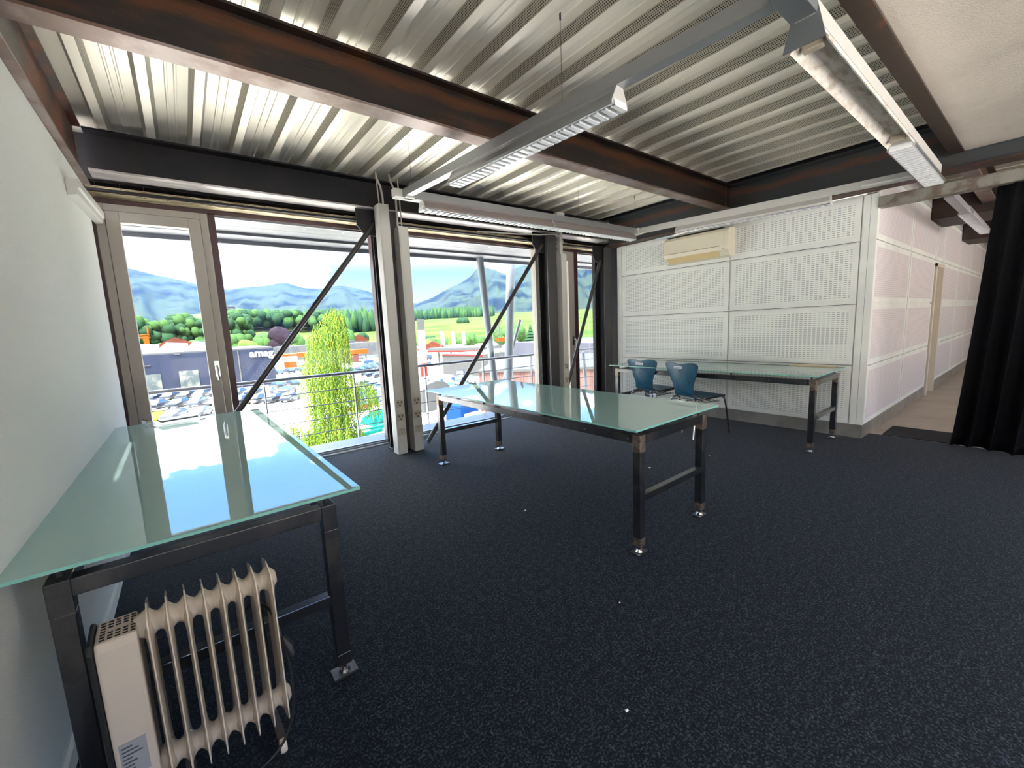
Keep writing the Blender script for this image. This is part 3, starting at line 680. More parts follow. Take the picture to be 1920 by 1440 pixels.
# ------------------------------------------------------------------ chairs
def chair_shell():
    """moulded plywood shell: centre line from front edge of the seat up the back"""
    path = [(.40, .435, .21), (.37, .452, .215), (.28, .452, .215), (.16, .442, .20), (.06, .437, .175), (.0, .445, .15), (-.035, .47, .135), (-.06, .52, .135), (-.075, .58, .145), (-.085, .65, .175), (-.095, .72, .21), (-.105, .79, .232), (-.11, .825, .236)]
    nu = 12; vs = []; fs = []
    for k_, (x, z, hw) in enumerate(path):
        back = k_ >= 7
        for i in range(nu+1):
            u = -1+2*i/nu
            xx = x + (.028*u*u if back else 0); zz = z + (0 if back else .008*u*u*(1 if k_ > 1 else 0))
            w = hw*u
            if k_ == len(path)-1: zz += -.028*(1-abs(u))**1.2*0 + .018*math.cos(u*math.pi*.0) - .02*math.exp(-(u/.38)**2) - .03*max(0, abs(u)-.82)/.18
            if k_ == 0: xx -= .03*u**4
            vs.append(Vector((xx, w, zz)))
    th = .011; M_ = len(path)
    norm = []
    for k_ in range(M_):
        a = path[max(0, k_-1)]; b = path[min(M_-1, k_+1)]; d = Vector((b[0]-a[0], 0, b[1]-a[1])).normalized(); norm.append(Vector((-d.z, 0, d.x))*-1)
    mb = MB(); top = len(vs)
    vs2 = vs + [v + norm[i//(nu+1)]*th*-1 for i, v in enumerate(vs)]
    for k_ in range(M_-1):
        for i in range(nu): a = k_*(nu+1)+i; fs.append((a, a+1, a+nu+2, a+nu+1)); fs.append((a+top, a+nu+1+top, a+nu+2+top, a+1+top))
    mb.add(vs2, fs, CHAIRBLUE)
    ed = []
    for k_ in range(M_-1):
        a = k_*(nu+1); ed.append((a, a+nu+1, a+nu+1+top, a+top)); a += nu; ed.append((a, a+top, a+nu+1+top, a+nu+1))
    for i in range(nu): ed.append((i, i+top, i+1+top, i+1)); a = (M_-1)*(nu+1)+i; ed.append((a, a+1, a+1+top, a+top))
    mb.m += [mb.mi(CHAIREDGE)]*len(ed); mb.f += ed
    return mb
def arc(p, n=6):
    """smooth a polyline by corner cutting"""
    p = [Vector(q) for q in p]
    for _ in range(2):
        q = [p[0]]
        for a, b in zip(p, p[1:]): q += [a.lerp(b, .25), a.lerp(b, .75)]
        q.append(p[-1]); p = q
    return p
def make_chair(label, x, y, rz, tape):
    t = thing('plywood_chair', label, 'chair', (x, y, 0), rz, group=None)
    sh = chair_shell().build('seat_shell', None, t, smooth=True, angle=50)
    MB().lathe([(.014, 0), (.014, .002)], (-.121, .0, .74), m=BLACK, seg=12, X=Matrix.Rotation(R(-90), 4, 'Y')).build('grip_hole', BLACK if not tape else mat('pale_bolt', (.35, .38, .40), .4), sh)
    MB().lathe([(.007, 0), (.007, .002)], (-.112, .0, .665), m=BLACK, seg=10, X=Matrix.Rotation(R(-90), 4, 'Y')).build('bolt', BLACK, sh)
    MB().box((-.1245, -.055, .772), (-.1225, .065, .797)).build('sticker', LABELW, sh)
    tx = MB().box((-.1250, -.045, .780), (-.1246, .055, .789)); tx.build('sticker_text', mat('sticker_blue', (.10, .16, .35), .5), sh)
    r_ = .010
    for sy in (-1, 1):
        MB().tube(arc([(.43, sy*.235, .005), (.37, sy*.215, .40), (.36, sy*.19, .432), (.30, sy*.18, .432), (.05, sy*.175, .418)]), r_, seg=8).build('leg', mat('dark_leg', (.05, .05, .055), .3, .8), t, smooth=True)
        MB().tube(arc([(-.14, sy*.235, .005), (-.06, sy*.20, .36), (-.03, sy*.19, .415), (.03, sy*.18, .425), (.12, sy*.175, .42)]), r_, seg=8).build('leg', CHROME, t, smooth=True)
    rk = MB()
    for k_ in range(5): x_ = -.02+.075*k_; rk.tube([(x_, -.19, .385), (x_, .19, .385)], .004, seg=6)
    for sy in (-.19, 0, .19): rk.tube([(-.05, sy, .385), (.30, sy, .385)], .005, seg=6)
    rk.build('under_seat_rack', CHROME, t, smooth=True)
    return t
make_chair('blue plywood chair on the left, nearer the window corner', 4.63, 3.17, R(-6), 0)
make_chair('blue plywood chair on the right with pale bolt under its sticker', 4.47, 2.53, R(-14), 1)

# ------------------------------------------------------------------ oil heater
def heater():
    t = thing('oil_radiator', 'ivory oil filled radiator standing under the near end of the left table', 'heater', (-.168, 1.475, 0), R(3))
    nf = 8; x0 = .0; dx_ = .0415; zt, zb = .615, .075; hw = .075
    for i in range(nf):
        x = x0 + i*dx_
        m = MB()
        # fin: thin plate with two swollen column ribs and an open middle
        prof = []
        for k_ in range(33):
            s = k_/32; z = zb + (zt-zb)*s
            prof.append(z)
        def outline(z):
            a = (z-zb)/(zt-zb)
            e = min(a, 1-a)
            return hw*min(1.0, (e/.04)**.5) if e < .04 else hw
        vs = []; fs = []; nu = 10
        for k_, z in enumerate(prof):
            a = (z-zb)/(zt-zb); e = min(a, 1-a)
            w = max(.004, outline(z))
            for j in range(nu+1):
                u = -1+2*j/nu
                hub = math.exp(-((e-.115)/.045)**2)*math.exp(-(u/.5)**2)*.015
                colm = .0028*math.exp(-((abs(u)-.62)/.16)**2)*(1 if .1 < a < .9 else 0)
                th_ = .0016 + hub + colm*2
                vs.append((x+th_, w*u, z))
        nn = len(vs)
        for v in list(vs): vs.append((2*x-v[0], v[1], v[2]))
        for k_ in range(len(prof)-1):
            for j in range(nu):
                a0 = k_*(nu+1)+j
                z = (prof[k_]+prof[k_+1])/2; a = (z-zb)/(zt-zb); u = -1+2*(j+.5)/nu
                fs.append((a0, a0+1, a0+nu+2, a0+nu+1)); fs.append((a0+nn, a0+nu+1+nn, a0+nu+2+nn, a0+1+nn))
            for j in (0, nu):
                a0 = k_*(nu+1)+j; fs.append((a0, a0+nu+1, a0+nu+1+nn, a0+nn))
        m.add(vs, fs)
        m.build('fin', HEATER, t, smooth=True, angle=60)
    # top and bottom headers with a waist between fins
    for z, nm in ((zt-.062, 'upper_header'), (zb+.062, 'lower_header')):
        pr = []
        for i in range(nf):
            x = i*dx_
            pr += [(.040, x-.004), (.040, x+.004), (.029, x+.014), (.0265, x+dx_/2-.002), (.0255, x+dx_/2), (.0265, x+dx_/2+.002), (.029, x+dx_-.014)]
        pr = pr[:-5] + [(.024, (nf-1)*dx_+.018), (.020, (nf-1)*dx_+.022)]
        pr = [(.026, -.03)] + pr
        MB().lathe(pr, (0, 0, z), seg=20, X=Matrix.Rotation(R(90), 4, 'Y')).build(nm, HEATER, t, smooth=True, angle=50)
    cs = MB(); cs.extr([(-.070, .05), (.070, .05), (.070, .555), (.055, .575), (-.055, .575), (-.070, .555)], (-.105, 0, 0), (-.022, 0, 0), U=(0, 1, 0), V=(0, 0, 1))
    c = cs.build('control_box', HEATBOX, t, bevel=.006)
    bp = MB(); bp.extr([(-.073, .045), (.073, .045), (.073, .560), (.057, .580), (-.057, .580), (-.073, .560)], (-.118, 0, 0), (-.106, 0, 0), U=(0, 1, 0), V=(0, 0, 1)); bp.build('back_cover', BLACK, t, bevel=.004)
    vt = MB()
    for i in range(5):
        for j in range(7):
            if 1 <= i <= 3 and j == 3: continue
            vt.box((-.095+i*.015, -.048+j*.014, .5756), (-.085+i*.015, -.041+j*.014, .5762))
    vt.build('vent_slots', BLACK, c)
    lb = MB().box((-.094, -.0712, .19), (-.040, -.0706, .29)).build('rating_label', mat('grey_label', (.30, .31, .33), .5), c)
    tx = MB()
    for k_ in range(8):
        tx.box((-.090, -.0716, .198+k_*.011), (-.090+.018+.026*random.random(), -.0711, .202+k_*.011))
    tx.build('label_print', mat('label_print', (.08, .08, .09), .5), lb)
    MB().lathe([(.019, 0), (.017, .006)], (-.066, -.0705, .145), seg=16, X=Matrix.Rotation(R(90), 4, 'X')).build('cord_inlet', BLACK, c)
    cd = MB().tube(arc([(-.066, -.075, .145), (-.064, -.11, .11), (-.02, -.12, .04), (.10, -.13, .02), (.24, -.11, .03), (.30, -.085, .10), (.318, -.06, .22), (.30, -.03, .38), (.29, .02, .44), (.25, .08, .452), (.22, .09, .42), (.20, .085, .30), (.22, .09, .19), (.25, .09, .18), (.28, .09, .24), (.27, .09, .36), (.275, .08, .41)]), .0042, seg=8)
    cd.build('power_cord', CABLE, t, smooth=True)
    MB().tube([(.305, -.04, .36), (.316, -.052, .335), (.322, -.058, .30)], [.006, .016, .013], seg=10).build('plug', BLACK, t, smooth=True)
    for x in (.035, .262):
        w = MB()
        w.box((x-.012, -.08, .045), (x+.012, .08, .056))
        br = w.build('castor_bracket', mat('brown_bracket', (.04, .025, .02), .5), t)
        for sy in (-1, 1):
            MB().lathe([(.012, -.010), (.024, -.009), (.026, -.004), (.026, .004), (.024, .009), (.012, .010)], (x, sy*.075, .028), seg=18, X=Matrix.Rotation(R(90), 4, 'Y')).build('castor_wheel', HEATER if x > .1 and sy < 0 else BLACK, br, smooth=True)
    return t
heater()

# ------------------------------------------------------------------ air conditioner
def aircon():
    t = thing('air_conditioner', 'aged ivory wall air conditioner high on the slotted wall', 'air conditioner', (XR-.001, 2.915, 2.055))
    hw = .43
    pr = [(0, .02), (0, .345), (-.03, .36), (-.165, .335), (-.185, .30), (-.19, .13), (-.175, .08), (-.12, .02), (-.05, .0)]
    MB().extr(pr, (0, -hw, 0), (0, hw, 0), U=(1, 0, 0), V=(0, 0, 1)).build('body', ACW, t, bevel=.008)
    MB().extr([(-.189, .135), (-.193, .135), (-.188, .295), (-.184, .295)], (0, -hw+.05, 0), (0, hw-.02, 0), U=(1, 0, 0), V=(0, 0, 1)).build('front_panel', ACW, t)
    MB().extr([(-.18, .075), (-.184, .078), (-.128, .016), (-.124, .014)], (0, -hw+.12, 0), (0, hw-.05, 0), U=(1, 0, 0), V=(0, 0, 1)).build('outlet_flap', ACY, t)
    MB().extr([(-.188, .128), (-.192, .128), (-.192, .133), (-.188, .133)], (0, -hw+.10, 0), (0, hw-.03, 0), U=(1, 0, 0), V=(0, 0, 1)).build('outlet_slot', mat('slot_shadow_line', (.10, .08, .05), .7), t)
    MB().box((-.14, -hw+.1, .352), (-.05, hw-.02, .358)).build('intake_grille', mat('grille_dark', (.10, .08, .06), .7), t)
    MB().box((-.184, -hw+.055, .095), (-.180, -hw+.065, .103)).build('indicator', BLACK, t)
aircon()
# ---- scraps on the carpet
for (px, py, s, lab) in ((1218, 877, .016, 'white scrap of paper on the carpet between the middle table legs'), (985, 957, .008, 'tiny white fleck on the open carpet left of the middle table'),
                         (1175, 1332, .008, 'small pale crumb on the carpet nearest the viewer'), (1162, 1130, .005, 'tiny white speck on the carpet in front of the middle table'), (1330, 855, .007, 'tiny white speck on the carpet below the right blue chair')):
    p = hit(px, py, z=.002)
    o = MB().add([(-s, -s*.5, 0), (s*.7, -s*.7, 0), (s, s*.4, 0), (-s*.3, s*.8, 0), (0, 0, .006)], [(3, 2, 1, 0), (0, 1, 4), (1, 2, 4), (2, 3, 4), (3, 0, 4)]).build('paper_scrap', LABELW, loc=p)
    tag(o, lab, 'scrap')
# ================================================================== outside
GZ = -9.7
# ---- balcony: grating walkway, railing, sun-screen soffit, slanted tubes
GRATE = holes_mat('steel_grating', (0.1008, 0.108, 0.1296), (0.0288, 0.0324, 0.0432), (0, 1), .034, .12, .30, .42, .45, .4, stagger=False)
struct(box((-1.2, 4.95, -.115), (9.0, 5.72, -.085)), 'balcony_floor', GRATE, label='steel grating walkway outside the glass')
t = thing('balcony_railing', 'steel railing with thin wires outside the windows', 'railing', (0, 5.76, 0))
RAIL = mat('railing_grey', (0.1404, 0.1404, 0.1566), .4, .5)
MB().tube([(-1.5, 0, .80), (9, 0, .80)], .021, seg=12).build('handrail', RAIL, t, smooth=True)
for k_ in range(10):
    x = -.36+1.052*k_; MB().box((x-.006, -.025, -.16), (x+.006, .025, .79)).build('post', RAIL, t)
for z in (.60, .42, .24, .06): MB().tube([(-1.5, 0, z), (9, 0, z)], .006, seg=6).build('rail_wire', RAIL, t)
SOF = mat('sunscreen_sheet', (0.0792, 0.0828, 0.1008), .5, .1)
t = thing('sunscreen_soffit', 'grey sheet metal sunscreen above the windows outside, with pale discs for light through holes', 'sunscreen', (0, 0, 0))
MB().box((-2, 4.96, 2.50), (10, 5.42, 2.515)).build('inner_sheet', SOF, t)
MB().box((-2, 5.52, 2.52), (10, 6.25, 2.535)).box((-2, 6.25, 2.47), (10, 6.30, 2.56)).box((-2, 5.80, 2.49), (10, 5.86, 2.52)).build('outer_sheet', SOF, t)
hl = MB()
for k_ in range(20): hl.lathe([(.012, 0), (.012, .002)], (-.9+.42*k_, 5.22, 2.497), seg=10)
hl.build('hole_light_discs', mat('pale_spots', (.95, .95, .95), .5), t)  # pale discs: light through the holes put in as near-white colour
PT = mat('pale_tube', (0.1152, 0.1296, 0.1512), .45, .2)
def outer_tube(pts, r, label, rr=None):
    o = MB().tube(pts, r, seg=12).build('outer_strut', PT, smooth=True); tag(o, label, 'strut'); return o
p0, p1 = hit(899, 478, y=6.2), hit(930, 740, y=6.2); d = (p1-p0); outer_tube([p0 - d*.05, p1 + d*2.2], .062, 'leaning grey tube strut outside the wide window')
p0, p1 = hit(958, 470, y=6.6), hit(953, 740, y=6.6); d = (p1-p0); outer_tube([p0 - d*.05, p1 + d*2.2], .085, 'thick upright pale tube outside the wide window')
p0, p1 = hit(975, 600, y=6.7), hit(932, 760, y=6.7); d = (p1-p0); outer_tube([p0, p1 + d*1.2], .035, 'thin slanting pale tube crossing behind the thick upright tube')
p0, p1 = hit(1093, 660, y=6.4), hit(1102, 760, y=6.4); d = (p1-p0); outer_tube([p0, p1 + d*1.2], .04, 'short pale tube outside the narrow glazed door')
p0, p1 = hit(905, 470, y=5.9), hit(965, 440, y=5.3); outer_tube([p0, p1], .03, 'thin pale bracket tube under the sunscreen')

# ---- ground, lots and hills
ASPH = mat('bleached_asphalt', (.50, .46, .41), .9, color2=(.60, .54, .44), vscale=.05, lo=.35, hi=.6)
def ground():
    mb = MB(); vs = []; fs = []
    AZ = [R(-35 + 2.5*i) for i in range(145)]
    DS = [8, 60, 150, 260, 330, 420, 520, 650, 800, 1000, 1250, 1500, 1800, 2200]
    for d in DS:
        for a in AZ:
            e = max(0, min(1, (d-330)/1200)) if math.degrees(a) < 100 else 0; side = max(0.0, min(1, (math.degrees(a)-18)/10))
            z = GZ + (e**1.15)*(46 + 16*side)
            vs.append((d*math.sin(a), d*math.cos(a), z))
    n_ = len(AZ)
    for i in range(len(DS)-1):
        m = ASPH if DS[i+1] <= 330 else MEADOW
        for j in range(n_-1): a = i*n_+j; mb.add([vs[a], vs[a+1], vs[a+n_+1], vs[a+n_]], [(0, 1, 2, 3)][:], m)
    return struct(mb, 'ground', label='valley floor with car parks and meadows beyond')
MEADOW = mat('meadow', (0.0300, 0.0600, 0.0100), .9, color2=(0.0560, 0.0660, 0.0160), vscale=.012, lo=.45, hi=.62)
ground()
def ter_z(x, y):
    d = math.hypot(x, y); a = math.degrees(math.atan2(x, y)); e = max(0, min(1, (d-330)/1200)); side = max(0.0, min(1, (a-18)/10))
    return GZ + (e**1.15)*(46+16*side)
def vnoise(x, y, s=1):
    def h(i, j): return math.modf(abs(math.sin(i*127.1+j*311.7+s*74.7)*43758.5453))[0]
    xi, yi = math.floor(x), math.floor(y); fx, fy = x-xi, y-yi; fx = fx*fx*(3-2*fx); fy = fy*fy*(3-2*fy)
    return (h(xi, yi)*(1-fx)+h(xi+1, yi)*fx)*(1-fy) + (h(xi, yi+1)*(1-fx)+h(xi+1, yi+1)*fx)*fy
def fbm(x, y, s=1): return sum(vnoise(x*2**k_, y*2**k_, s+k_)/2**k_ for k_ in range(4))/1.875
FOREST = mat('mountain_forest', (0.0066, 0.0120, 0.0174), .95, color2=(0.0250, 0.0360, 0.0250), vscale=.0042, lo=.46, hi=.64, stretch=(1, 1, 2.5), detail=9)  # bluish base holds part of the distance haze as colour
def ridge(name, label, pts, D, d0, m, depth=900, rough=.10, seed=1, zbase=-10):
    """a mountain range: crest follows the given skyline, slopes fall toward and away"""
    P = [hit(px, py, d=D) for px, py in pts]; A = [math.atan2(p.x, p.y) for p in P]; Z = [p.z for p in P]
    nA = 150; nR = 26; vs = []; fs = []
    for i in range(nA+1):
        a = A[0] + (A[-1]-A[0])*i/nA
        k_ = 0
        while k_ < len(A)-2 and A[k_+1] < a: k_ += 1
        tt = (a-A[k_])/(A[k_+1]-A[k_]); zc = Z[k_]*(1-tt)+Z[k_+1]*tt
        for j in range(nR+1):
            s = j/nR
            if s <= .8: q = s/.8; d = d0 + (D-d0)*q; hgt = q**1.25
            else: q = (s-.8)/.2; d = D + depth*q; hgt = 1-q*.8
            nz = (fbm(a*38*1.0, d/D*9, seed)-.5)*2
            z = zbase + (zc-zbase)*hgt + nz*rough*(zc-zbase)*math.sin(math.pi*min(1, s/.8))
            z += (fbm(a*260, d/D*3, seed+5)-.5)*.012*(zc-zbase)
            vs.append((d*math.sin(a), d*math.cos(a), z))
    for i in range(nA):
        for j in range(nR): a = i*(nR+1)+j; fs.append((a, a+1, a+nR+2, a+nR+1))
    o = MB().add(vs, fs).build(name, m, smooth='all'); tag(o, label, kind='structure'); return o
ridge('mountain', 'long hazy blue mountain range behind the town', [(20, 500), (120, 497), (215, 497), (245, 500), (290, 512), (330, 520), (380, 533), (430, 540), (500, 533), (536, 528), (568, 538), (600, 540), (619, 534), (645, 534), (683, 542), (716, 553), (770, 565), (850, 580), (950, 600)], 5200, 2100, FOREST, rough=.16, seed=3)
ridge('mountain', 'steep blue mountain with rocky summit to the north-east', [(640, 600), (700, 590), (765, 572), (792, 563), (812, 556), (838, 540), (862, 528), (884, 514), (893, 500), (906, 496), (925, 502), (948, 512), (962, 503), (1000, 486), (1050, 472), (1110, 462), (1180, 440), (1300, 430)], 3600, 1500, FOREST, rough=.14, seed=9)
ridge('hill', 'wooded foothill behind the red roofed houses', [(60, 590), (150, 596), (235, 600), (265, 608), (300, 612), (325, 594), (350, 588), (380, 586), (430, 583), (470, 592), (520, 598), (570, 604), (640, 606), (720, 612), (780, 622)], 1150, 560, mat('wooded_hill', (0.0216, 0.0474, 0.0216), .95, color2=(0.0756, 0.0972, 0.0303), vscale=.012, lo=.45, hi=.6), depth=300, rough=.10, seed=5)

# ---- valley haze: real air between the town and the mountains
hz = bpy.data.materials.new('valley_air'); hz.use_nodes = True; t_ = hz.node_tree; t_.nodes.clear(); k_ = N(t_)
vs_ = k_('ShaderNodeVolumeScatter', i_Density=2.2e-5); vs_.inputs['Color'].default_value = (.07, .27, .9, 1); vs_.inputs['Anisotropy'].default_value = 0.0
o_ = k_('ShaderNodeOutputMaterial'); t_.links.new(vs_.outputs[0], o_.inputs['Volume'])
tag(MB().box((-5200, 420, -60), (7000, 6500, 1100)).build('haze', hz), 'thin blue haze in the valley air', 'haze', kind='stuff')
# ---- trees
LEAFS = [mat('leaf_dark', (0.0169, 0.0411, 0.0187), .8), mat('leaf_mid', (0.0338, 0.0712, 0.0205), .8), mat('leaf_light', (0.0662, 0.1092, 0.0232), .8), mat('leaf_purple', (0.0189, 0.0128, 0.0189), .8)]
BARK = mat('bark', (.10, .075, .05), .9)
def blob(mb, c, r, m=None, h=1.0, seg=7, rings=5):
    vs = [(c[0], c[1], c[2]+r*h)]; fs = []
    for i in range(1, rings):
        q = math.pi*i/rings
        for j in range(seg):
            a = 2*math.pi*j/seg + i*.4; k_ = 1+.22*(random.random()-.5)
            vs.append((c[0]+r*k_*math.sin(q)*math.cos(a), c[1]+r*k_*math.sin(q)*math.sin(a), c[2]+r*h*k_*math.cos(q)))
    vs.append((c[0], c[1], c[2]-r*h)); n_ = len(vs)-1
    for j in range(seg): fs.append((0, 1+j, 1+(j+1) % seg)); fs.append((n_, n_-1-j, n_-1-(j+1) % seg))
    for i in range(rings-2):
        for j in range(seg): a = 1+i*seg+j; b = 1+i*seg+(j+1) % seg; fs.append((a, a+seg, b+seg, b))
    mb.add(vs, fs, m)
def tree(px, py_top, d, w, kind, label, group=None, conifer=False):
    p = hit(px, py_top, d=d); zb = ter_z(p.x, p.y); H = max(4, p.z - zb)
    t = thing('broadleaf_tree' if not conifer else 'conifer', label, 'tree', (p.x, p.y, zb), group=group)
    MB().tube([(0, 0, 0), (0, 0, H*.6)], [w*.07, w*.03], seg=6).build('trunk', BARK, t)
    c = MB()
    if conifer:
        for k_ in range(6): z = H*(.15+.14*k_); r_ = w*.5*(1-k_*.15); c.lathe([(r_, z), (r_*.55, z+H*.1), (.05, z+H*.22)], seg=9)
    else:
        for k_ in range(14):
            a = random.random()*6.28; rr = w*.28*random.random()**.5; z = H*(.35+.5*random.random())
            blob(c, (rr*math.cos(a), rr*math.sin(a), z), w*random.uniform(.2, .32))
        blob(c, (0, 0, H-w*.2), w*.2)
    c.build('crown', LEAFS[kind], t, smooth='all' if not conifer else False)
for a in ((252, 655, 215, 11, 1, 'green round tree left of the orange crane'), (300, 652, 228, 11, 2, 'light green tree right of the orange crane'), (322, 648, 216, 10, 1, 'green tree between the crane and the pink house'),
          (362, 640, 222, 11, 1, 'green tree behind the pink house'), (385, 638, 232, 10, 0, 'dark tree beside the tall door frame, behind the houses'), (438, 630, 290, 15, 1, 'broad green tree right of the door behind the dark hall'),
          (465, 640, 255, 10, 2, 'pale green tree behind the dark hall sign'), (495, 632, 275, 12, 1, 'mid green tree behind the dark hall corner'), (524, 618, 270, 15, 3, 'dark purple leaved tree beyond the dark hall'),
          (550, 628, 300, 12, 1, 'green tree right of the purple leaved tree'), (652, 622, 310, 15, 1, 'green tree directly right of the willow, beyond the office'), (676, 628, 350, 13, 0, 'dark tree above the striped office'),
          (805, 640, 330, 12, 0, 'dark round tree in the meadow right of the pylon'), (868, 618, 800, 26, 0, 'dark tree beside the barn on the meadow'), (838, 645, 330, 14, 2, 'bush like tree behind the filling station flags'),
          (880, 628, 260, 10, 1, 'upright green tree right of the flags'), (938, 622, 260, 10, 1, 'green tree behind the leaning tube strut'), (972, 612, 250, 13, 1, 'tall green tree right of the thick upright tube')):
    tree(*a)
tree(994, 610, 240, 9, 0, 'dark pointed conifer at the right edge of the wide window', conifer=True)
def forest(name, label, n_, sampler, m1, m2, r0_, r1_, conifer=False):
    c = MB()
    for _ in range(n_):
        px, py, d = sampler(); p = hit(px, py, d=d); r_ = random.uniform(r0_, r1_)
        m = m1 if random.random() < .6 else m2
        p.z = max(p.z, ter_z(p.x, p.y) + r_*(1.2 if conifer else .3))
        if conifer: c.lathe([(r_*.5, p.z-r_*1.8), (r_*.35, p.z-r_*.2), (.2, p.z+r_)], (p.x, p.y, 0), m, seg=6)
        else: blob(c, p, r_, m, seg=6, rings=4)
    o = c.build(name, None, smooth='all'); tag(o, label, 'trees', kind='stuff')
forest('woodland', 'broadleaf woodland covering the near foothill on the left', 5200, lambda: (lambda x: (x, 640 - random.random()**1.3*(38+8*math.sin(x*.06)), random.uniform(420, 800)))(random.uniform(60, 470)), LEAFS[0], LEAFS[1], 2.2, 5.0)
forest('woodland', 'broken broadleaf woodland between the yellow meadows', 520, lambda: (lambda x: (x, random.uniform(588, 606), random.uniform(800, 1000)))(random.uniform(430, 620)), LEAFS[0], LEAFS[1], 5.5, 10)
forest('conifer_wood', 'dark conifer wood on the slope right of the willow', 420, lambda: (random.uniform(640, 760), random.uniform(588, 628), random.uniform(700, 1000)), LEAFS[0], LEAFS[1], 9, 15, True)
forest('conifer_wood', 'band of conifers along the top of the green meadow', 420, lambda: (lambda x: (x, random.uniform(604, 622)-(x-780)*.10, random.uniform(1150, 1300)))(random.uniform(770, 925)), LEAFS[0], LEAFS[1], 9, 14, True)
forest('hedge_row', 'hedge and shrubs along the foot of the meadow', 90, lambda: (random.uniform(780, 905), random.uniform(644, 652), random.uniform(300, 330)), LEAFS[1], LEAFS[2], 2.5, 4.5)

# ---- weeping willow near the balcony
def willow():
    Y = 24.0
    t = thing('weeping_willow', 'tall weeping willow with light green hanging foliage outside the left bay', 'tree', (6.0, Y, GZ))
    tr = MB(); tr.tube([(0, 0, 0), (.15, 0, 4), (-.05, .1, 7), (.1, 0, 9.5), (.3, .1, 11.2)], [.32, .26, .2, .12, .04], seg=8)
    for k_ in range(13):
        z = 2.5+.6*k_; a = random.random()*6.28; q = 1.3-.07*k_
        tr.tube([(0, 0, z), (q*.5*math.cos(a), q*.5*math.sin(a), z+.7), (q*math.cos(a), q*math.sin(a), z+.6)], [.07, .05, .02], seg=5)
    tr.build('trunk', BARK, t, smooth=True)
    WL = [mat('willow_leaf', (0.0756, 0.1239, 0.0137), .6), mat('willow_leaf_dark', (0.0355, 0.0711, 0.0137), .6), mat('willow_leaf_yellow', (0.1436, 0.1890, 0.0212), .6)]  # three leaf tones, picked at random per strand
    lobes = [((.55, 0), 12.6, .55, 2.6, 130), ((.1, 0), 11.9, 1.0, 3.2, 230), ((-.35, 0), 10.6, 1.0, 3.4, 200), ((.25, 0), 9.6, 1.15, 3.0, 200), ((-.25, .1), 8.2, 1.0, 3.4, 190), ((.15, 0), 7.0, 1.35, 3.6, 260),
             ((-2.0, 0), 6.6, .95, 2.4, 170), ((1.75, 0), 8.6, .75, 2.0, 120), ((.3, 0), 5.0, 1.6, 3.6, 280), ((-.9, .3), 6.2, 1.1, 3.4, 160)]
    mb = MB()
    for (c, zt, r_, L, n_) in lobes:
        for _ in range(n_):
            a = random.random()*6.28; q = r_*random.random()**.5
            x, y = c[0]+q*math.cos(a), c[1]+q*math.sin(a); z = zt - (q/r_)**2*.9*r_ - random.random()*.5
            ln = L*random.uniform(.45, 1); dxx = math.cos(a)*.25; k_ = int(ln/.10)
            m = WL[0] if random.random() < .5 else (WL[1] if random.random() < .6 else WL[2])
            for s in range(k_):
                f = s/k_; px_ = x + dxx*min(1, f*2)*.6 + random.uniform(-.05, .05); py_ = y + random.uniform(-.08, .08); pz = z - ln*f
                w = random.uniform(-.07, .07); h = random.uniform(.09, .16)
                mb.add([(px_, py_, pz), (px_+w*.5+.018, py_-.02, pz-h*.5), (px_+w, py_, pz-h), (px_+w*.5-.018, py_+.02, pz-h*.5)], [(0, 1, 2, 3)], m)
    mb.build('foliage', None, t)
willow()

# ---- buildings
def P3(px, py, d): return hit(px, py, d=d)
SLATE = mat('dark_hall_cladding', (0.0200, 0.0235, 0.0400), .6, var=.12, vscale=.6, stretch=(1, 1, .05))
WHITE = mat('white_render', (0.0612, 0.0612, 0.0598), .8); REDR = mat('red_tiles', (0.0864, 0.0252, 0.0158), .8, var=.3, vscale=.8); ORANGE = mat('orange_panel', (0.1872, 0.036, 0.005), .5)
ROOFG = mat('grey_roof', (0.0612, 0.0634, 0.0756), .6, var=.2, vscale=.2); DARKW = mat('dark_windows', (0.036, 0.0432, 0.0576), .2); REDP = mat('red_sign', (0.252, 0.0216, 0.018), .5)
def oriented(a, b, depth, z0, z1, m, name='wall', parent=None, off=(0, 0)):
    """box whose front face runs from plan point a to b"""
    a = Vector((a[0], a[1], 0)); b = Vector((b[0], b[1], 0)); d = (b-a); nrm = Vector((-d.y, d.x, 0)).normalized()
    if nrm.dot(a) < 0: nrm = -nrm
    mb = MB(); a2 = a+nrm*off[0]; b2 = b+nrm*off[0]
    q = [a2, b2, b2+nrm*depth, a2+nrm*depth]
    vs = [(v.x, v.y, z0) for v in q]+[(v.x, v.y, z1) for v in q]
    mb.add(vs, [(0, 3, 2, 1), (4, 5, 6, 7), (0, 1, 5, 4), (1, 2, 6, 5), (2, 3, 7, 6), (3, 0, 4, 7)])
    return mb.build(name, m, parent)
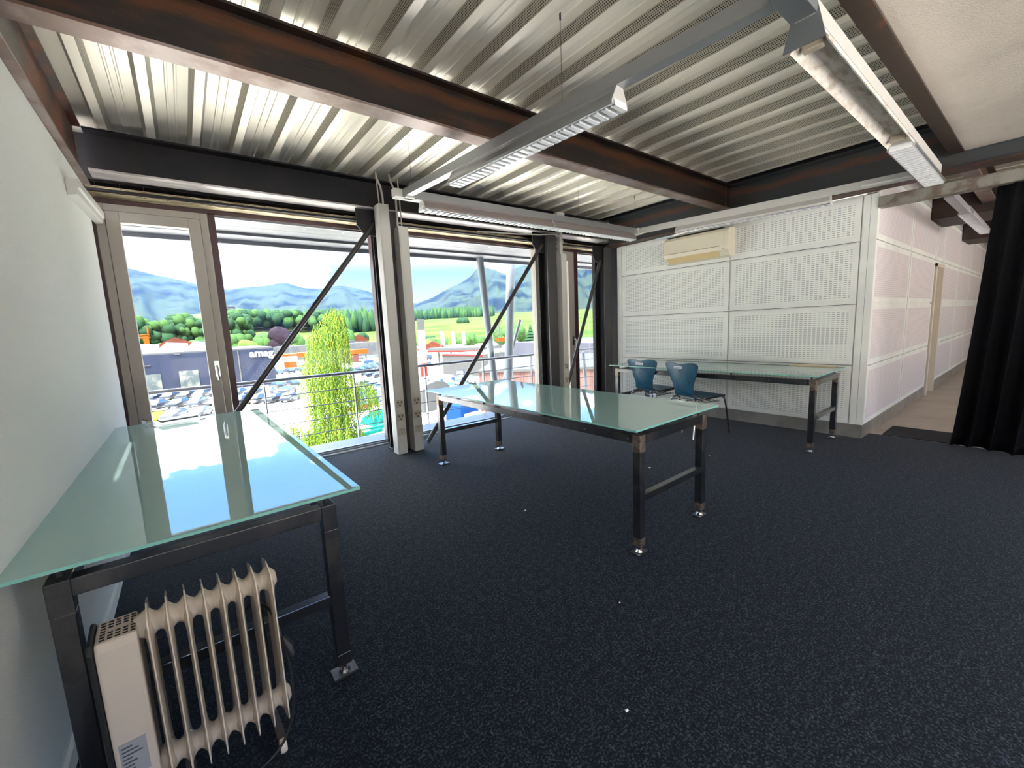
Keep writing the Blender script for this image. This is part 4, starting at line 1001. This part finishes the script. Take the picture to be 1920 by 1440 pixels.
# dark car hall with white lettering
A = hit(190, 666, y=112.0); B = hit(512, 657, y=112.0)
t = thing('car_dealer_hall', 'dark slate hall with white lowercase sign on its front', 'building', (0, 0, 0))
ZT = -1.3
oriented(A, B, 30, GZ, ZT, SLATE, 'wall', t)
oriented((A.x, A.y), (B.x, B.y), 30, ZT+.01, ZT+.35, mat('pale_roof_sheet', (0.072, 0.072, 0.072), .6), 'roof', t, off=(.4, 0))
for (px0, px1, py0, py1) in ((262, 307, 704, 738), (335, 377, 696, 730)):
    a, b = hit(px0, py0, y=111.9), hit(px1, py1, y=111.9)
    MB().box((a.x, 111.85, b.z), (b.x, 112.0, a.z)).build('window', mat('hall_glazing', (0.036, 0.0468, 0.0504), .25, color2=(0.1008, 0.1008, 0.0864), vscale=.7), t)
for px0 in (276, 332):
    a = hit(px0, 686 if px0 == 276 else 664, y=111.9); MB().box((a.x-.5, 111.8, a.z-.12), (a.x+.5, 112, a.z+.12)).build('wall_light', WHITE, t)
a = hit(447, 670, y=111.8); MB().box((a.x-.12, 111.7, GZ), (a.x+.12, 111.95, ZT-.2)).build('downpipe', WHITE, t)
def sign_text(s, loc, size, m, name, parent, rx=90, rz=0, bold=.02):
    c = bpy.data.curves.new(name, 'FONT'); c.body = s; c.size = size; c.extrude = .05; c.offset = bold*size; c.align_x = 'CENTER'
    o = bpy.data.objects.new(name, c); col.objects.link(o); c.materials.append(m); o.rotation_euler = (R(rx), 0, R(rz)); o.location = loc
    dg = bpy.context.evaluated_depsgraph_get(); me = bpy.data.meshes.new_from_object(o.evaluated_get(dg)); o2 = bpy.data.objects.new(name, me)
    o2.rotation_euler = o.rotation_euler; o2.location = o.location; col.objects.link(o2); bpy.data.objects.remove(o)
    if parent: o2.parent = parent
    return o2
SIGNW = mat('sign_white', (.55, .55, .55), .6)
a = hit(491, 668, y=111.7); sign_text('amag', (a.x, 111.7, a.z), 2.3, SIGNW, 'sign_lettering', t)
# saw-tooth roofs behind hall
for i, (x0, w) in enumerate(((238, 62), (292, 62), (345, 60))):
    p, q = hit(x0, 655, y=130), hit(x0+w, 655, y=130)
    mb = MB(); mb.add([(p.x, 118, ZT+.3), (q.x, 118, ZT+.3), (q.x, 132, ZT+2.0), (p.x+2, 132, ZT+2.4), (p.x+2, 132, ZT), (q.x, 132, ZT)], [(0, 1, 2, 3), (3, 2, 5, 4), (0, 3, 4), (1, 5, 2)])
    mb.build('roof_light', ROOFG, t)
# houses
def house(px, py, d, w, h, label, wallm=WHITE, roofm=REDR, rh=.45, rz=0, dep=None):
    p = P3(px, py, d); zb = min(ter_z(p.x, p.y), p.z-h)
    t = thing('house', label, 'house', (p.x, p.y, 0), -math.atan2(p.x, p.y)+rz)
    dep = dep or w*.8
    MB().box((-w/2, 0, zb), (w/2, dep, p.z)).build('wall', wallm, t)
    r_ = MB(); e = w*.06; z = p.z; k_ = w*rh
    r_.add([(-w/2-e, -e, z), (w/2+e, -e, z), (w/2+e, dep+e, z), (-w/2-e, dep+e, z), (0, -e, z+k_), (0, dep+e, z+k_)], [(0, 4, 5, 3), (1, 2, 5, 4), (0, 1, 4), (2, 3, 5), (0, 3, 2, 1)])
    r_.build('roof', roofm, t)
    for i in (-1, 0, 1):
        MB().box((i*w*.28-w*.05, -.12, p.z-h*.55), (i*w*.28+w*.05, -.02, p.z-h*.2)).build('window', DARKW, t)
PINK = mat('pink_render', (0.144, 0.0684, 0.0504), .8)
house(331, 650, 172, 12, 6, 'pink red-roofed house above the dark hall roof', PINK, rh=.25)
house(305, 657, 186, 12, 5, 'low red-roofed house left of the pink house', rh=.2)
house(352, 657, 187, 12, 5, 'low red-roofed house right of the pink house', rh=.16)
house(378, 655, 200, 8, 4, 'small house with bright red roof near the door frame', PINK, REDP, rh=.15)
for i, (px, py, d, w, lab) in enumerate(((420, 579, 1100, 14, 'castle like building on the hill right of the door'), (433, 575, 1125, 14, 'tower block of the castle on the hill'), (447, 581, 1100, 16, 'lower wing of the castle on the hill'),
        (503, 586, 1090, 14, 'house on the wooded ridge above the dark hall sign'), (522, 587, 1090, 12, 'small house further right on the wooded ridge'), (548, 590, 1090, 24, 'pair like house on the ridge left of the willow'),
        (455, 637, 420, 14, 'pink roofed farmhouse at the foot of the yellow meadow'), (533, 630, 400, 12, 'small orange roofed house beside the purple tree'), (672, 637, 340, 14, 'orange roofed house above the striped office'),
        (885, 618, 800, 34, 'dark roofed barn on the green meadow'), (916, 609, 1050, 26, 'small chalet high on the green meadow'), (812, 655, 240, 16, 'red framed shed behind the filling station'))):
    house(px, py, d, w, w*.4, lab, WHITE if i < 6 else PINK, mat('slate_roof', (.12, .13, .19), .8) if 'barn' in lab or 'castle' in lab else REDR, rh=.28)
# orange construction crane
t = thing('tower_crane', 'orange tower crane behind the dark hall', 'crane', (0, 0, 0))
p = P3(277, 655, 240); q = P3(278, 630, 240); CR = mat('crane_orange', (0.18, 0.0432, 0.0058), .5)
MB().box((p.x-.9, p.y-.9, GZ), (p.x+.9, p.y+.9, q.z)).build('mast', CR, t)
e = P3(205, 634, 240); f = P3(281, 629, 240)
j = MB().tube([(f.x, f.y, q.z-.8), (e.x, e.y, q.z-.4)], .35, seg=4).tube([(f.x, f.y, q.z+.6), (e.x+4, e.y, q.z+.3)], .2, seg=4)
for k_ in range(12):
    s = k_/12; a_ = Vector((f.x, f.y, q.z-.8)).lerp(Vector((e.x, e.y, q.z-.4)), s); b_ = Vector((f.x, f.y, q.z+.6)).lerp(Vector((e.x+4, e.y, q.z+.3)), s+.04); j.tube([a_, b_], .12, seg=4)
j.build('jib', CR, t)
MB().tube([(q.x, q.y, q.z), (q.x+.2, q.y, q.z+4)], .3, seg=4).build('tower_top', CR, t)
# striped office block
t = thing('striped_office', 'long white office with dark vertical window strips', 'building', (0, 0, 0))
a, b = P3(512, 652, 215), P3(748, 648, 215)
oriented(a, b, 14, GZ, a.z+.2, WHITE, 'wall', t)
st = MB(); n_ = 60; za, zb_ = a.z-.4, P3(640, 668, 215).z
for k_ in range(n_):
    if random.random() < .12: continue
    s = (k_+.2)/n_; c_ = Vector((a.x, a.y, 0)).lerp(Vector((b.x, b.y, 0)), s); c2 = Vector((a.x, a.y, 0)).lerp(Vector((b.x, b.y, 0)), s+.45/n_); o_ = -Vector((c_.x, c_.y, 0)).normalized()*.15
    zz = zb_ + random.choice((0, 0, 1.6)); z1_ = za - random.choice((0, 0, 1.2))
    st.add([(c_.x+o_.x, c_.y+o_.y, zz), (c2.x+o_.x, c2.y+o_.y, zz), (c2.x+o_.x, c2.y+o_.y, z1_), (c_.x+o_.x, c_.y+o_.y, z1_)], [(0, 1, 2, 3)])
st.build('window_strips', DARKW, t)
a2, b2 = P3(622, 646, 222), P3(665, 646, 222); oriented(a2, b2, 10, a2.z-3, a2.z+1.6, ROOFG, 'roof_pavilion', t)
# orange filling station canopy and grey-orange shop
t = thing('orange_canopy', 'orange canopy over a dark kiosk, right of the willow', 'canopy', (0, 0, 0))
a, b = P3(556, 664, 170), P3(690, 655, 170); oriented(a, b, 8, a.z-1.3, a.z+.3, ORANGE, 'canopy_roof', t)
a, b = P3(630, 668, 172), P3(672, 664, 172); oriented(a, b, 6, GZ, a.z+.2, mat('dark_red_kiosk', (.16, .05, .05), .6), 'kiosk', t)
for px in (570, 610, 686): p = P3(px, 664, 171); MB().box((p.x-.2, p.y-.2, GZ), (p.x+.2, p.y+.2, p.z)).build('post', WHITE, t)
t = thing('garage_shop', 'low grey and orange shop building left of the willow', 'building', (0, 0, 0))
a, b = P3(510, 670, 150), P3(557, 668, 150); oriented(a, b, 8, GZ, a.z, mat('shop_grey', (.40, .40, .44), .6), 'wall', t)
oriented(a, b, 8.4, a.z, a.z+.6, ORANGE, 'roof_band', t, off=(-.2, 0)); oriented(P3(532, 676, 149.5), P3(556, 676, 149.5), .3, GZ+1.2, GZ+3.0, ORANGE, 'orange_panel', t)
# price pylon
t = thing('price_pylon', 'tall red and white price pylon right of the cable ducts', 'sign', (0, 0, 0))
a, b = hit(784, 612, y=92), hit(796, 612, y=92); zt_ = hit(790, 598, y=92).z
MB().box((a.x, 92, GZ), (b.x, 92.6, GZ+3.2)).build('foot', REDP, t); MB().box((a.x, 92, GZ+3.2), (b.x, 92.6, zt_-2.6)).build('price_board', mat('price_red', (.70, .16, .12), .5), t); MB().box((a.x, 92, zt_-2.6), (b.x, 92.6, zt_)).build('top_panel', WHITE, t)
dg_ = MB(); cx = (a.x+b.x)/2
for k_ in range(7): z = GZ+3.9+k_*.95; dg_.box((cx-.25, 91.9, z), (cx+.25, 91.99, z+.42))
dg_.build('price_display', mat('price_display_white', (.8, .78, .78), .5), t)
# red trimmed filling station
t = thing('filling_station', 'white filling station with red trimmed flat canopy', 'building', (0, 0, 0))
a, b = P3(802, 653, 130), P3(900, 645, 118)
oriented(a, b, 12, a.z-.9, a.z, mat('canopy_grey', (0.0648, 0.0684, 0.0684), .6), 'canopy_roof', t); oriented(a, b, .3, a.z-1.3, a.z-.8, REDP, 'red_trim', t, off=(-.3, 0))
for px in (822, 845, 862, 880): p = P3(px, 655, 128); MB().box((p.x-.2, p.y-.2, GZ), (p.x+.2, p.y+.2, p.z-.3)).build('post', WHITE, t)
a, b = P3(829, 664, 105), P3(905, 658, 95); oriented(a, b, 10, GZ, a.z, WHITE, 'wall', t); oriented(a, b, .2, a.z-.3, a.z, REDP, 'red_edge', t, off=(-.2, 0))
for i, (px, lab) in enumerate(((826, 'white flag nearest the pylon over the filling station'), (847, 'white flag in the middle of the three over the filling station'), (866, 'white flag furthest from the pylon over the filling station'))):
    t = thing('flag', lab, 'flag', (0, 0, 0)); p = P3(px, 646, 140); q = P3(px, 621, 140)
    MB().tube([(p.x, p.y, GZ), (q.x, q.y, q.z)], .08, seg=6).build('pole', ALU, t)
    MB().add([(q.x, q.y, q.z), (q.x+1.0, q.y, q.z-.3), (q.x+1.5, q.y+.2, p.z), (q.x+.1, q.y, p.z)], [(0, 1, 2, 3)]).box((q.x-.06, q.y-.06, p.z), (q.x, q.y, q.z)).build('cloth', SIGNW, t)
# grey hall and red ribbed hall on the right
t = thing('warehouse', 'pale grey flat warehouse behind the outside tubes', 'building', (0, 0, 0))
a, b = P3(958, 646, 105), P3(1180, 632, 80); oriented(a, b, 25, GZ, a.z+.5, mat('pale_metal_cladding', (0.072, 0.072, 0.0864), .5, var=.1, vscale=3, stretch=(1, 1, .02)), 'wall', t)
t = thing('ribbed_shed', 'white roofed shed with pink ribbed metal wall near the balcony', 'building', (0, 0, 0))
a, b = hit(893, 700, z=-4.9), hit(1160, 700, z=-4.9)
a = Vector((36.0, 42.5, 0)); b = Vector((50, 30, 0))
pa = P3(897, 699, 50); pb = P3(1170, 690, 50)
oriented(pa, pb, 22, GZ, pa.z, mat('pink_ribbed', (0.0792, 0.0418, 0.036), .6, color2=(0.1152, 0.072, 0.0648), vscale=6, stretch=(1, 1, .01)), 'wall', t); oriented(pa, pb, 22.4, pa.z+.01, pa.z+.3, WHITE, 'roof', t, off=(-.3, 0))
# lattice mast
t = thing('lattice_mast', 'white lattice mast with orange collar beyond the struts', 'mast', (0, 0, 0))
p = P3(938, 690, 85); q = P3(935, 600, 85); m_ = MB()
for sx_, sy in ((-.35, -.35), (.35, -.35), (.35, .35), (-.35, .35)): m_.tube([(q.x+sx_, q.y+sy, GZ), (q.x+sx_, q.y+sy, q.z)], .06, seg=4)
z = GZ
while z < q.z-1: m_.tube([(q.x-.35, q.y-.35, z), (q.x+.35, q.y-.35, z+.8)], .05, seg=4).tube([(q.x+.35, q.y-.35, z+.8), (q.x-.35, q.y-.35, z+1.6)], .05, seg=4); z += 1.6
m_.build('lattice', WHITE, t); zz = hit(935, 636, d=85).z; MB().box((q.x-.6, q.y-.6, zz-.4), (q.x+1.8, q.y+.6, zz+.3)).build('collar', ORANGE, t)

# ---- building site things near the house
TEAL = mat('teal_tarp', (0.0058, 0.0864, 0.0684), .6, var=.3, vscale=1.5)
def site(px, py, sx_, sy, sz, rz, m, name, cat, label, bump_=False):
    p = hit(px, py, z=GZ+.02); mb = MB()
    if bump_:
        n1 = 8; vs = []; fs = []
        for i in range(n1+1):
            for j in range(n1+1):
                u, v = i/n1, j/n1; e = min(u, 1-u, v, 1-v); vs.append(((u-.5)*sx_, (v-.5)*sy, sz*min(1, e*5)*(.6+.5*random.random())))
        for i in range(n1):
            for j in range(n1): a = i*(n1+1)+j; fs.append((a, a+n1+1, a+n1+2, a+1))
        mb.add(vs, fs)
    else: mb.box((-sx_/2, -sy/2, 0), (sx_/2, sy/2, sz))
    o = mb.build(name, m, bevel=0 if bump_ else .03); o.location = p; o.rotation_euler = (0, 0, rz); tag(o, label, cat); return o
site(712, 790, 4.2, 3.0, 1.4, .3, TEAL, 'tarpaulin', 'tarpaulin', 'teal tarpaulin heaped left of the cable ducts', True)
site(656, 792, 3.0, 2.6, 1.4, .2, CONC, 'gravel_heap', 'gravel', 'grey gravel heap beside the teal tarpaulin', True)
for i, (px, py) in enumerate(((668, 818), (690, 815), (708, 822), (680, 828), (655, 824), (700, 806))):
    site(px, py, 3.6, .5, .35, .25+.1*random.random(), TEAL if i % 3 else mat('site_plank', (.35, .25, .14), .8), 'formwork_board', 'board',
         ['brown plank lying topmost at the left among the teal boards', 'teal board lying right behind the top plank', 'teal board lying nearest the cable ducts', 'brown plank lying lowest among the teal boards', 'teal board lying nearest the willow', 'teal board lying next to the tarpaulin'][i])
t = site(806, 766, 5.0, 3.4, 3.0, .25, WHITE, 'site_cabin', 'cabin', 'white site cabin with rounded roof right of the cable ducts')
t.name = 'site_cabin'; MB().extr([(-2.5, 3.0), (-1.6, 3.7), (0, 4.0), (1.6, 3.7), (2.5, 3.0)], (0, -1.7, 0), (0, 1.7, 0), U=(1, 0, 0), V=(0, 0, 1)).build('cabin_roof', WHITE, t)
site(868, 790, 3.2, 2.4, 2.2, .3, mat('blue_container', (0.0072, 0.0324, 0.1152), .5), 'skip_container', 'container', 'blue container under the middle glass table line')
site(893, 797, 2.2, 1.5, 1.4, .3, CONC, 'pallet_stack', 'pallets', 'grey pallet stack right of the blue container')
site(812, 815, 2.6, 2.0, .3, .4, mat('red_soil', (.50, .20, .12), .9), 'soil_patch', 'soil', 'reddish soil heap just beyond the balcony wires', True)
struct(box((-60, 100, GZ), (60, 100.02, GZ+.01)), 'road', ASPH)
gr = hit(283, 782, z=GZ+.03); o = MB().box((-1.6, -5, 0), (2.0, 5, .25)).build('grass_verge', mat('dry_grass', (0.108, 0.09, 0.0144), .9), loc=gr); tag(o, 'yellow dry grass verge among the parked cars on the left', 'grass', kind='stuff')
for k_, (px, py, d, w) in enumerate(((520, 690, 135, 14), (650, 680, 150, 20), (800, 670, 120, 12))):
    p = hit(px, py, z=GZ+.02); o = MB().box((-w, -3, 0), (w, 3, .12)).build('grass_verge', MATS['dry_grass'], loc=p); tag(o, ['dry grass strip behind the dark hall corner', 'dry grass strip in front of the orange canopy', 'dry grass strip beside the price pylon'][k_], 'grass', kind='stuff')

# ---- parked cars
PAINT = {'silver': (0.0504, 0.059, 0.0756), 'white': (0.0936, 0.0936, 0.0972), 'dark blue': (0.0065, 0.0115, 0.0324), 'grey': (0.0202, 0.0238, 0.0331), 'black': (0.0144, 0.0158, 0.0216), 'red': (0.144, 0.0043, 0.0058), 'yellow': (0.216, 0.144, 0.0036), 'bright blue': (0.0058, 0.0324, 0.144)}
CARGLASS = mat('car_glass', (.03, .05, .08), .08); TYRE = mat('tyre', (.02, .02, .02), .8)
def car_proto(kind, colr):
    pm = mat('paint_'+colr.replace(' ', '_'), PAINT[colr], .25, .2)
    L = {'hatch': 4.0, 'saloon': 4.6, 'van': 5.0}[kind]; H = {'hatch': 1.5, 'saloon': 1.42, 'van': 2.0}[kind]; w = .88
    body = MB(); b = [(-L/2, .35), (-L/2, .75), (-L/2+.1, .9), (-L*.22, .98), (L*.38, .98), (L/2-.05, .85), (L/2, .6), (L/2, .35)]
    if kind == 'van': b = [(-L/2, .35), (-L/2, .9), (-L/2+.2, 1.05), (-L*.3, 1.15), (L/2, 1.15), (L/2, .35)]
    body.extr(b, (0, -w, 0), (0, w, 0), U=(1, 0, 0), V=(0, 0, 1))
    top = [(-L*.10, H), (L*.22, H-.02), (L*.42 if kind != 'saloon' else L*.34, .98), (-L*.24, .98)] if kind != 'van' else [(-L*.16, H), (L*.49, H), (L*.495, 1.15), (-L*.30, 1.15)]
    def cab(ins, zs): return [(x, z) for x, z in top]
    vs = []
    zt_ = max(z for _, z in top)
    for sgn in (-1, 1):
        for x, z in top: vs.append((x, sgn*(w-.03 - (.16 if z > zt_-.1 else 0)), z))
    cabm = MB(); cabm.add(vs, [(4, 5, 6, 7), (3, 2, 1, 0), (1, 2, 6, 5), (3, 0, 4, 7)], CARGLASS); cabm.add([(v[0], v[1], v[2]+.012) for v in (vs[0], vs[1], vs[5], vs[4])], [(0, 1, 2, 3)], pm)
    o = body.build('parked_car', pm, bevel=.08)
    cabm.build('window_band', None, o)
    for sx_ in (-.31, .31):
        for sy in (-1, 1): MB().lathe([(.32, -.1), (.32, .1), (.18, .11)], (sx_*L, sy*(w-.08), .32), seg=12, X=Matrix.Rotation(R(-90*sy), 4, 'X')).build('wheel', TYRE, o)
    o['category'] = 'car'; return o
protos = {}
def car(x, y, rz, kind, colr, label, group=None):
    k_ = (kind, colr)
    if k_ not in protos: protos[k_] = o = car_proto(kind, colr); 
    else: o = copy_tree(protos[k_])
    o.location = (x, y, GZ); o.rotation_euler = (0, 0, rz); o['label'] = label
    if group: o['group'] = group
    elif 'group' in o: del o['group']
    return o
def row(pa, pb, n_, rz, desc, cols_w, kinds=('hatch', 'saloon')):
    """a row of parked cars between two ground points"""
    a = hit(*pa, z=GZ); b = hit(*pb, z=GZ)
    from collections import Counter
    D_ = b-a; dist = D_.length; ang = math.atan2(D_.y, D_.x)
    n_ = max(2, min(n_, int(dist/2.45)+1))
    if dist/(n_-1) < 5.4: rz = ang + math.pi/2
    pick = [(random.choice(cols_w), random.choice(kinds)) for _ in range(n_)]
    cnt = Counter(pick); WN = {'hatch': 'hatchback', 'saloon': 'saloon car', 'van': 'van'}
    for i, (c, kd) in enumerate(pick):
        s = i/max(1, n_-1); p = a.lerp(b, s); lab = '%s %s parked in the %s' % (c, WN[kd], desc)
        car(p.x, p.y, rz+random.uniform(-.03, .03)+(math.pi if random.random() < .5 else 0), kd, c, lab, (lab.replace(' parked', 's parked', 1) if cnt[(c, kd)] > 1 else None))
MIX = ['silver', 'white', 'dark blue', 'grey', 'silver', 'grey', 'white', 'black']
BL = ['silver', 'dark blue', 'grey', 'dark blue', 'silver', 'white']
row((262, 752), (410, 742), 9, 1.45, 'row nearest the dark hall front', MIX)
row((300, 765), (412, 758), 8, 1.45, 'second row from the dark hall front', MIX)
row((330, 784), (424, 777), 4, 1.45, 'third row from the dark hall front', ['white', 'silver'], ('van', 'saloon'))
row((258, 772), (250, 790), 2, 1.4, 'row left of the yellow verge', ['red', 'grey'])
row((448, 742), (540, 738), 5, 1.5, 'row below the dark hall sign', BL)
row((455, 756), (545, 752), 4, 1.5, 'second row beyond the brace tube', ['white', 'silver', 'grey'])
row((520, 728), (548, 724), 2, .6, 'gap between the dark hall and the willow', ['silver', 'grey'])
row((520, 702), (562, 697), 6, 1.3, 'row in front of the grey and orange shop', BL)
row((640, 703), (700, 692), 5, .3, 'far row right of the willow', ['silver', 'grey'])
row((682, 690), (742, 684), 7, 1.2, 'furthest row in front of the striped office', BL)
row((690, 704), (742, 712), 5, .5, 'row just above the handrail', BL)
row((690, 722), (738, 730), 4, .3, 'middle row right of the willow', BL)
row((694, 736), (738, 744), 4, .3, 'fourth row right of the willow', BL)
row((640, 735), (690, 752), 5, .3, 'row half hidden behind the willow', BL)
row((700, 752), (742, 762), 4, .3, 'nearest row left of the cable ducts', ['silver', 'dark blue'])
row((788, 728), (880, 718), 10, .9, 'long row right of the cable ducts', BL)
row((792, 738), (862, 728), 7, .9, 'nearer row right of the cable ducts', BL)
row((640, 677), (735, 668), 7, .2, 'line by the orange canopy', ['white', 'grey', 'silver'])
p = hit(632, 697, z=GZ); car(p.x, p.y, .15, 'hatch', 'yellow', 'bright yellow car parked right of the willow')
p = hit(686, 688, z=GZ); car(p.x, p.y, .2, 'van', 'bright blue', 'bright blue van in the furthest parking rows')
p = hit(668, 772, z=GZ); car(p.x, p.y, .25, 'saloon', 'red', 'red saloon car at the foot of the willow')
p = hit(864, 712, z=GZ); car(p.x, p.y, .9, 'van', 'black', 'black van driving alone on the road right of the willow')
p = hit(798, 676, z=GZ); car(p.x, p.y, .2, 'van', 'grey', 'grey van standing near the price pylon')
p = hit(800, 688, z=GZ); car(p.x, p.y, .2, 'saloon', 'dark blue', 'dark blue saloon standing alone below the price pylon')
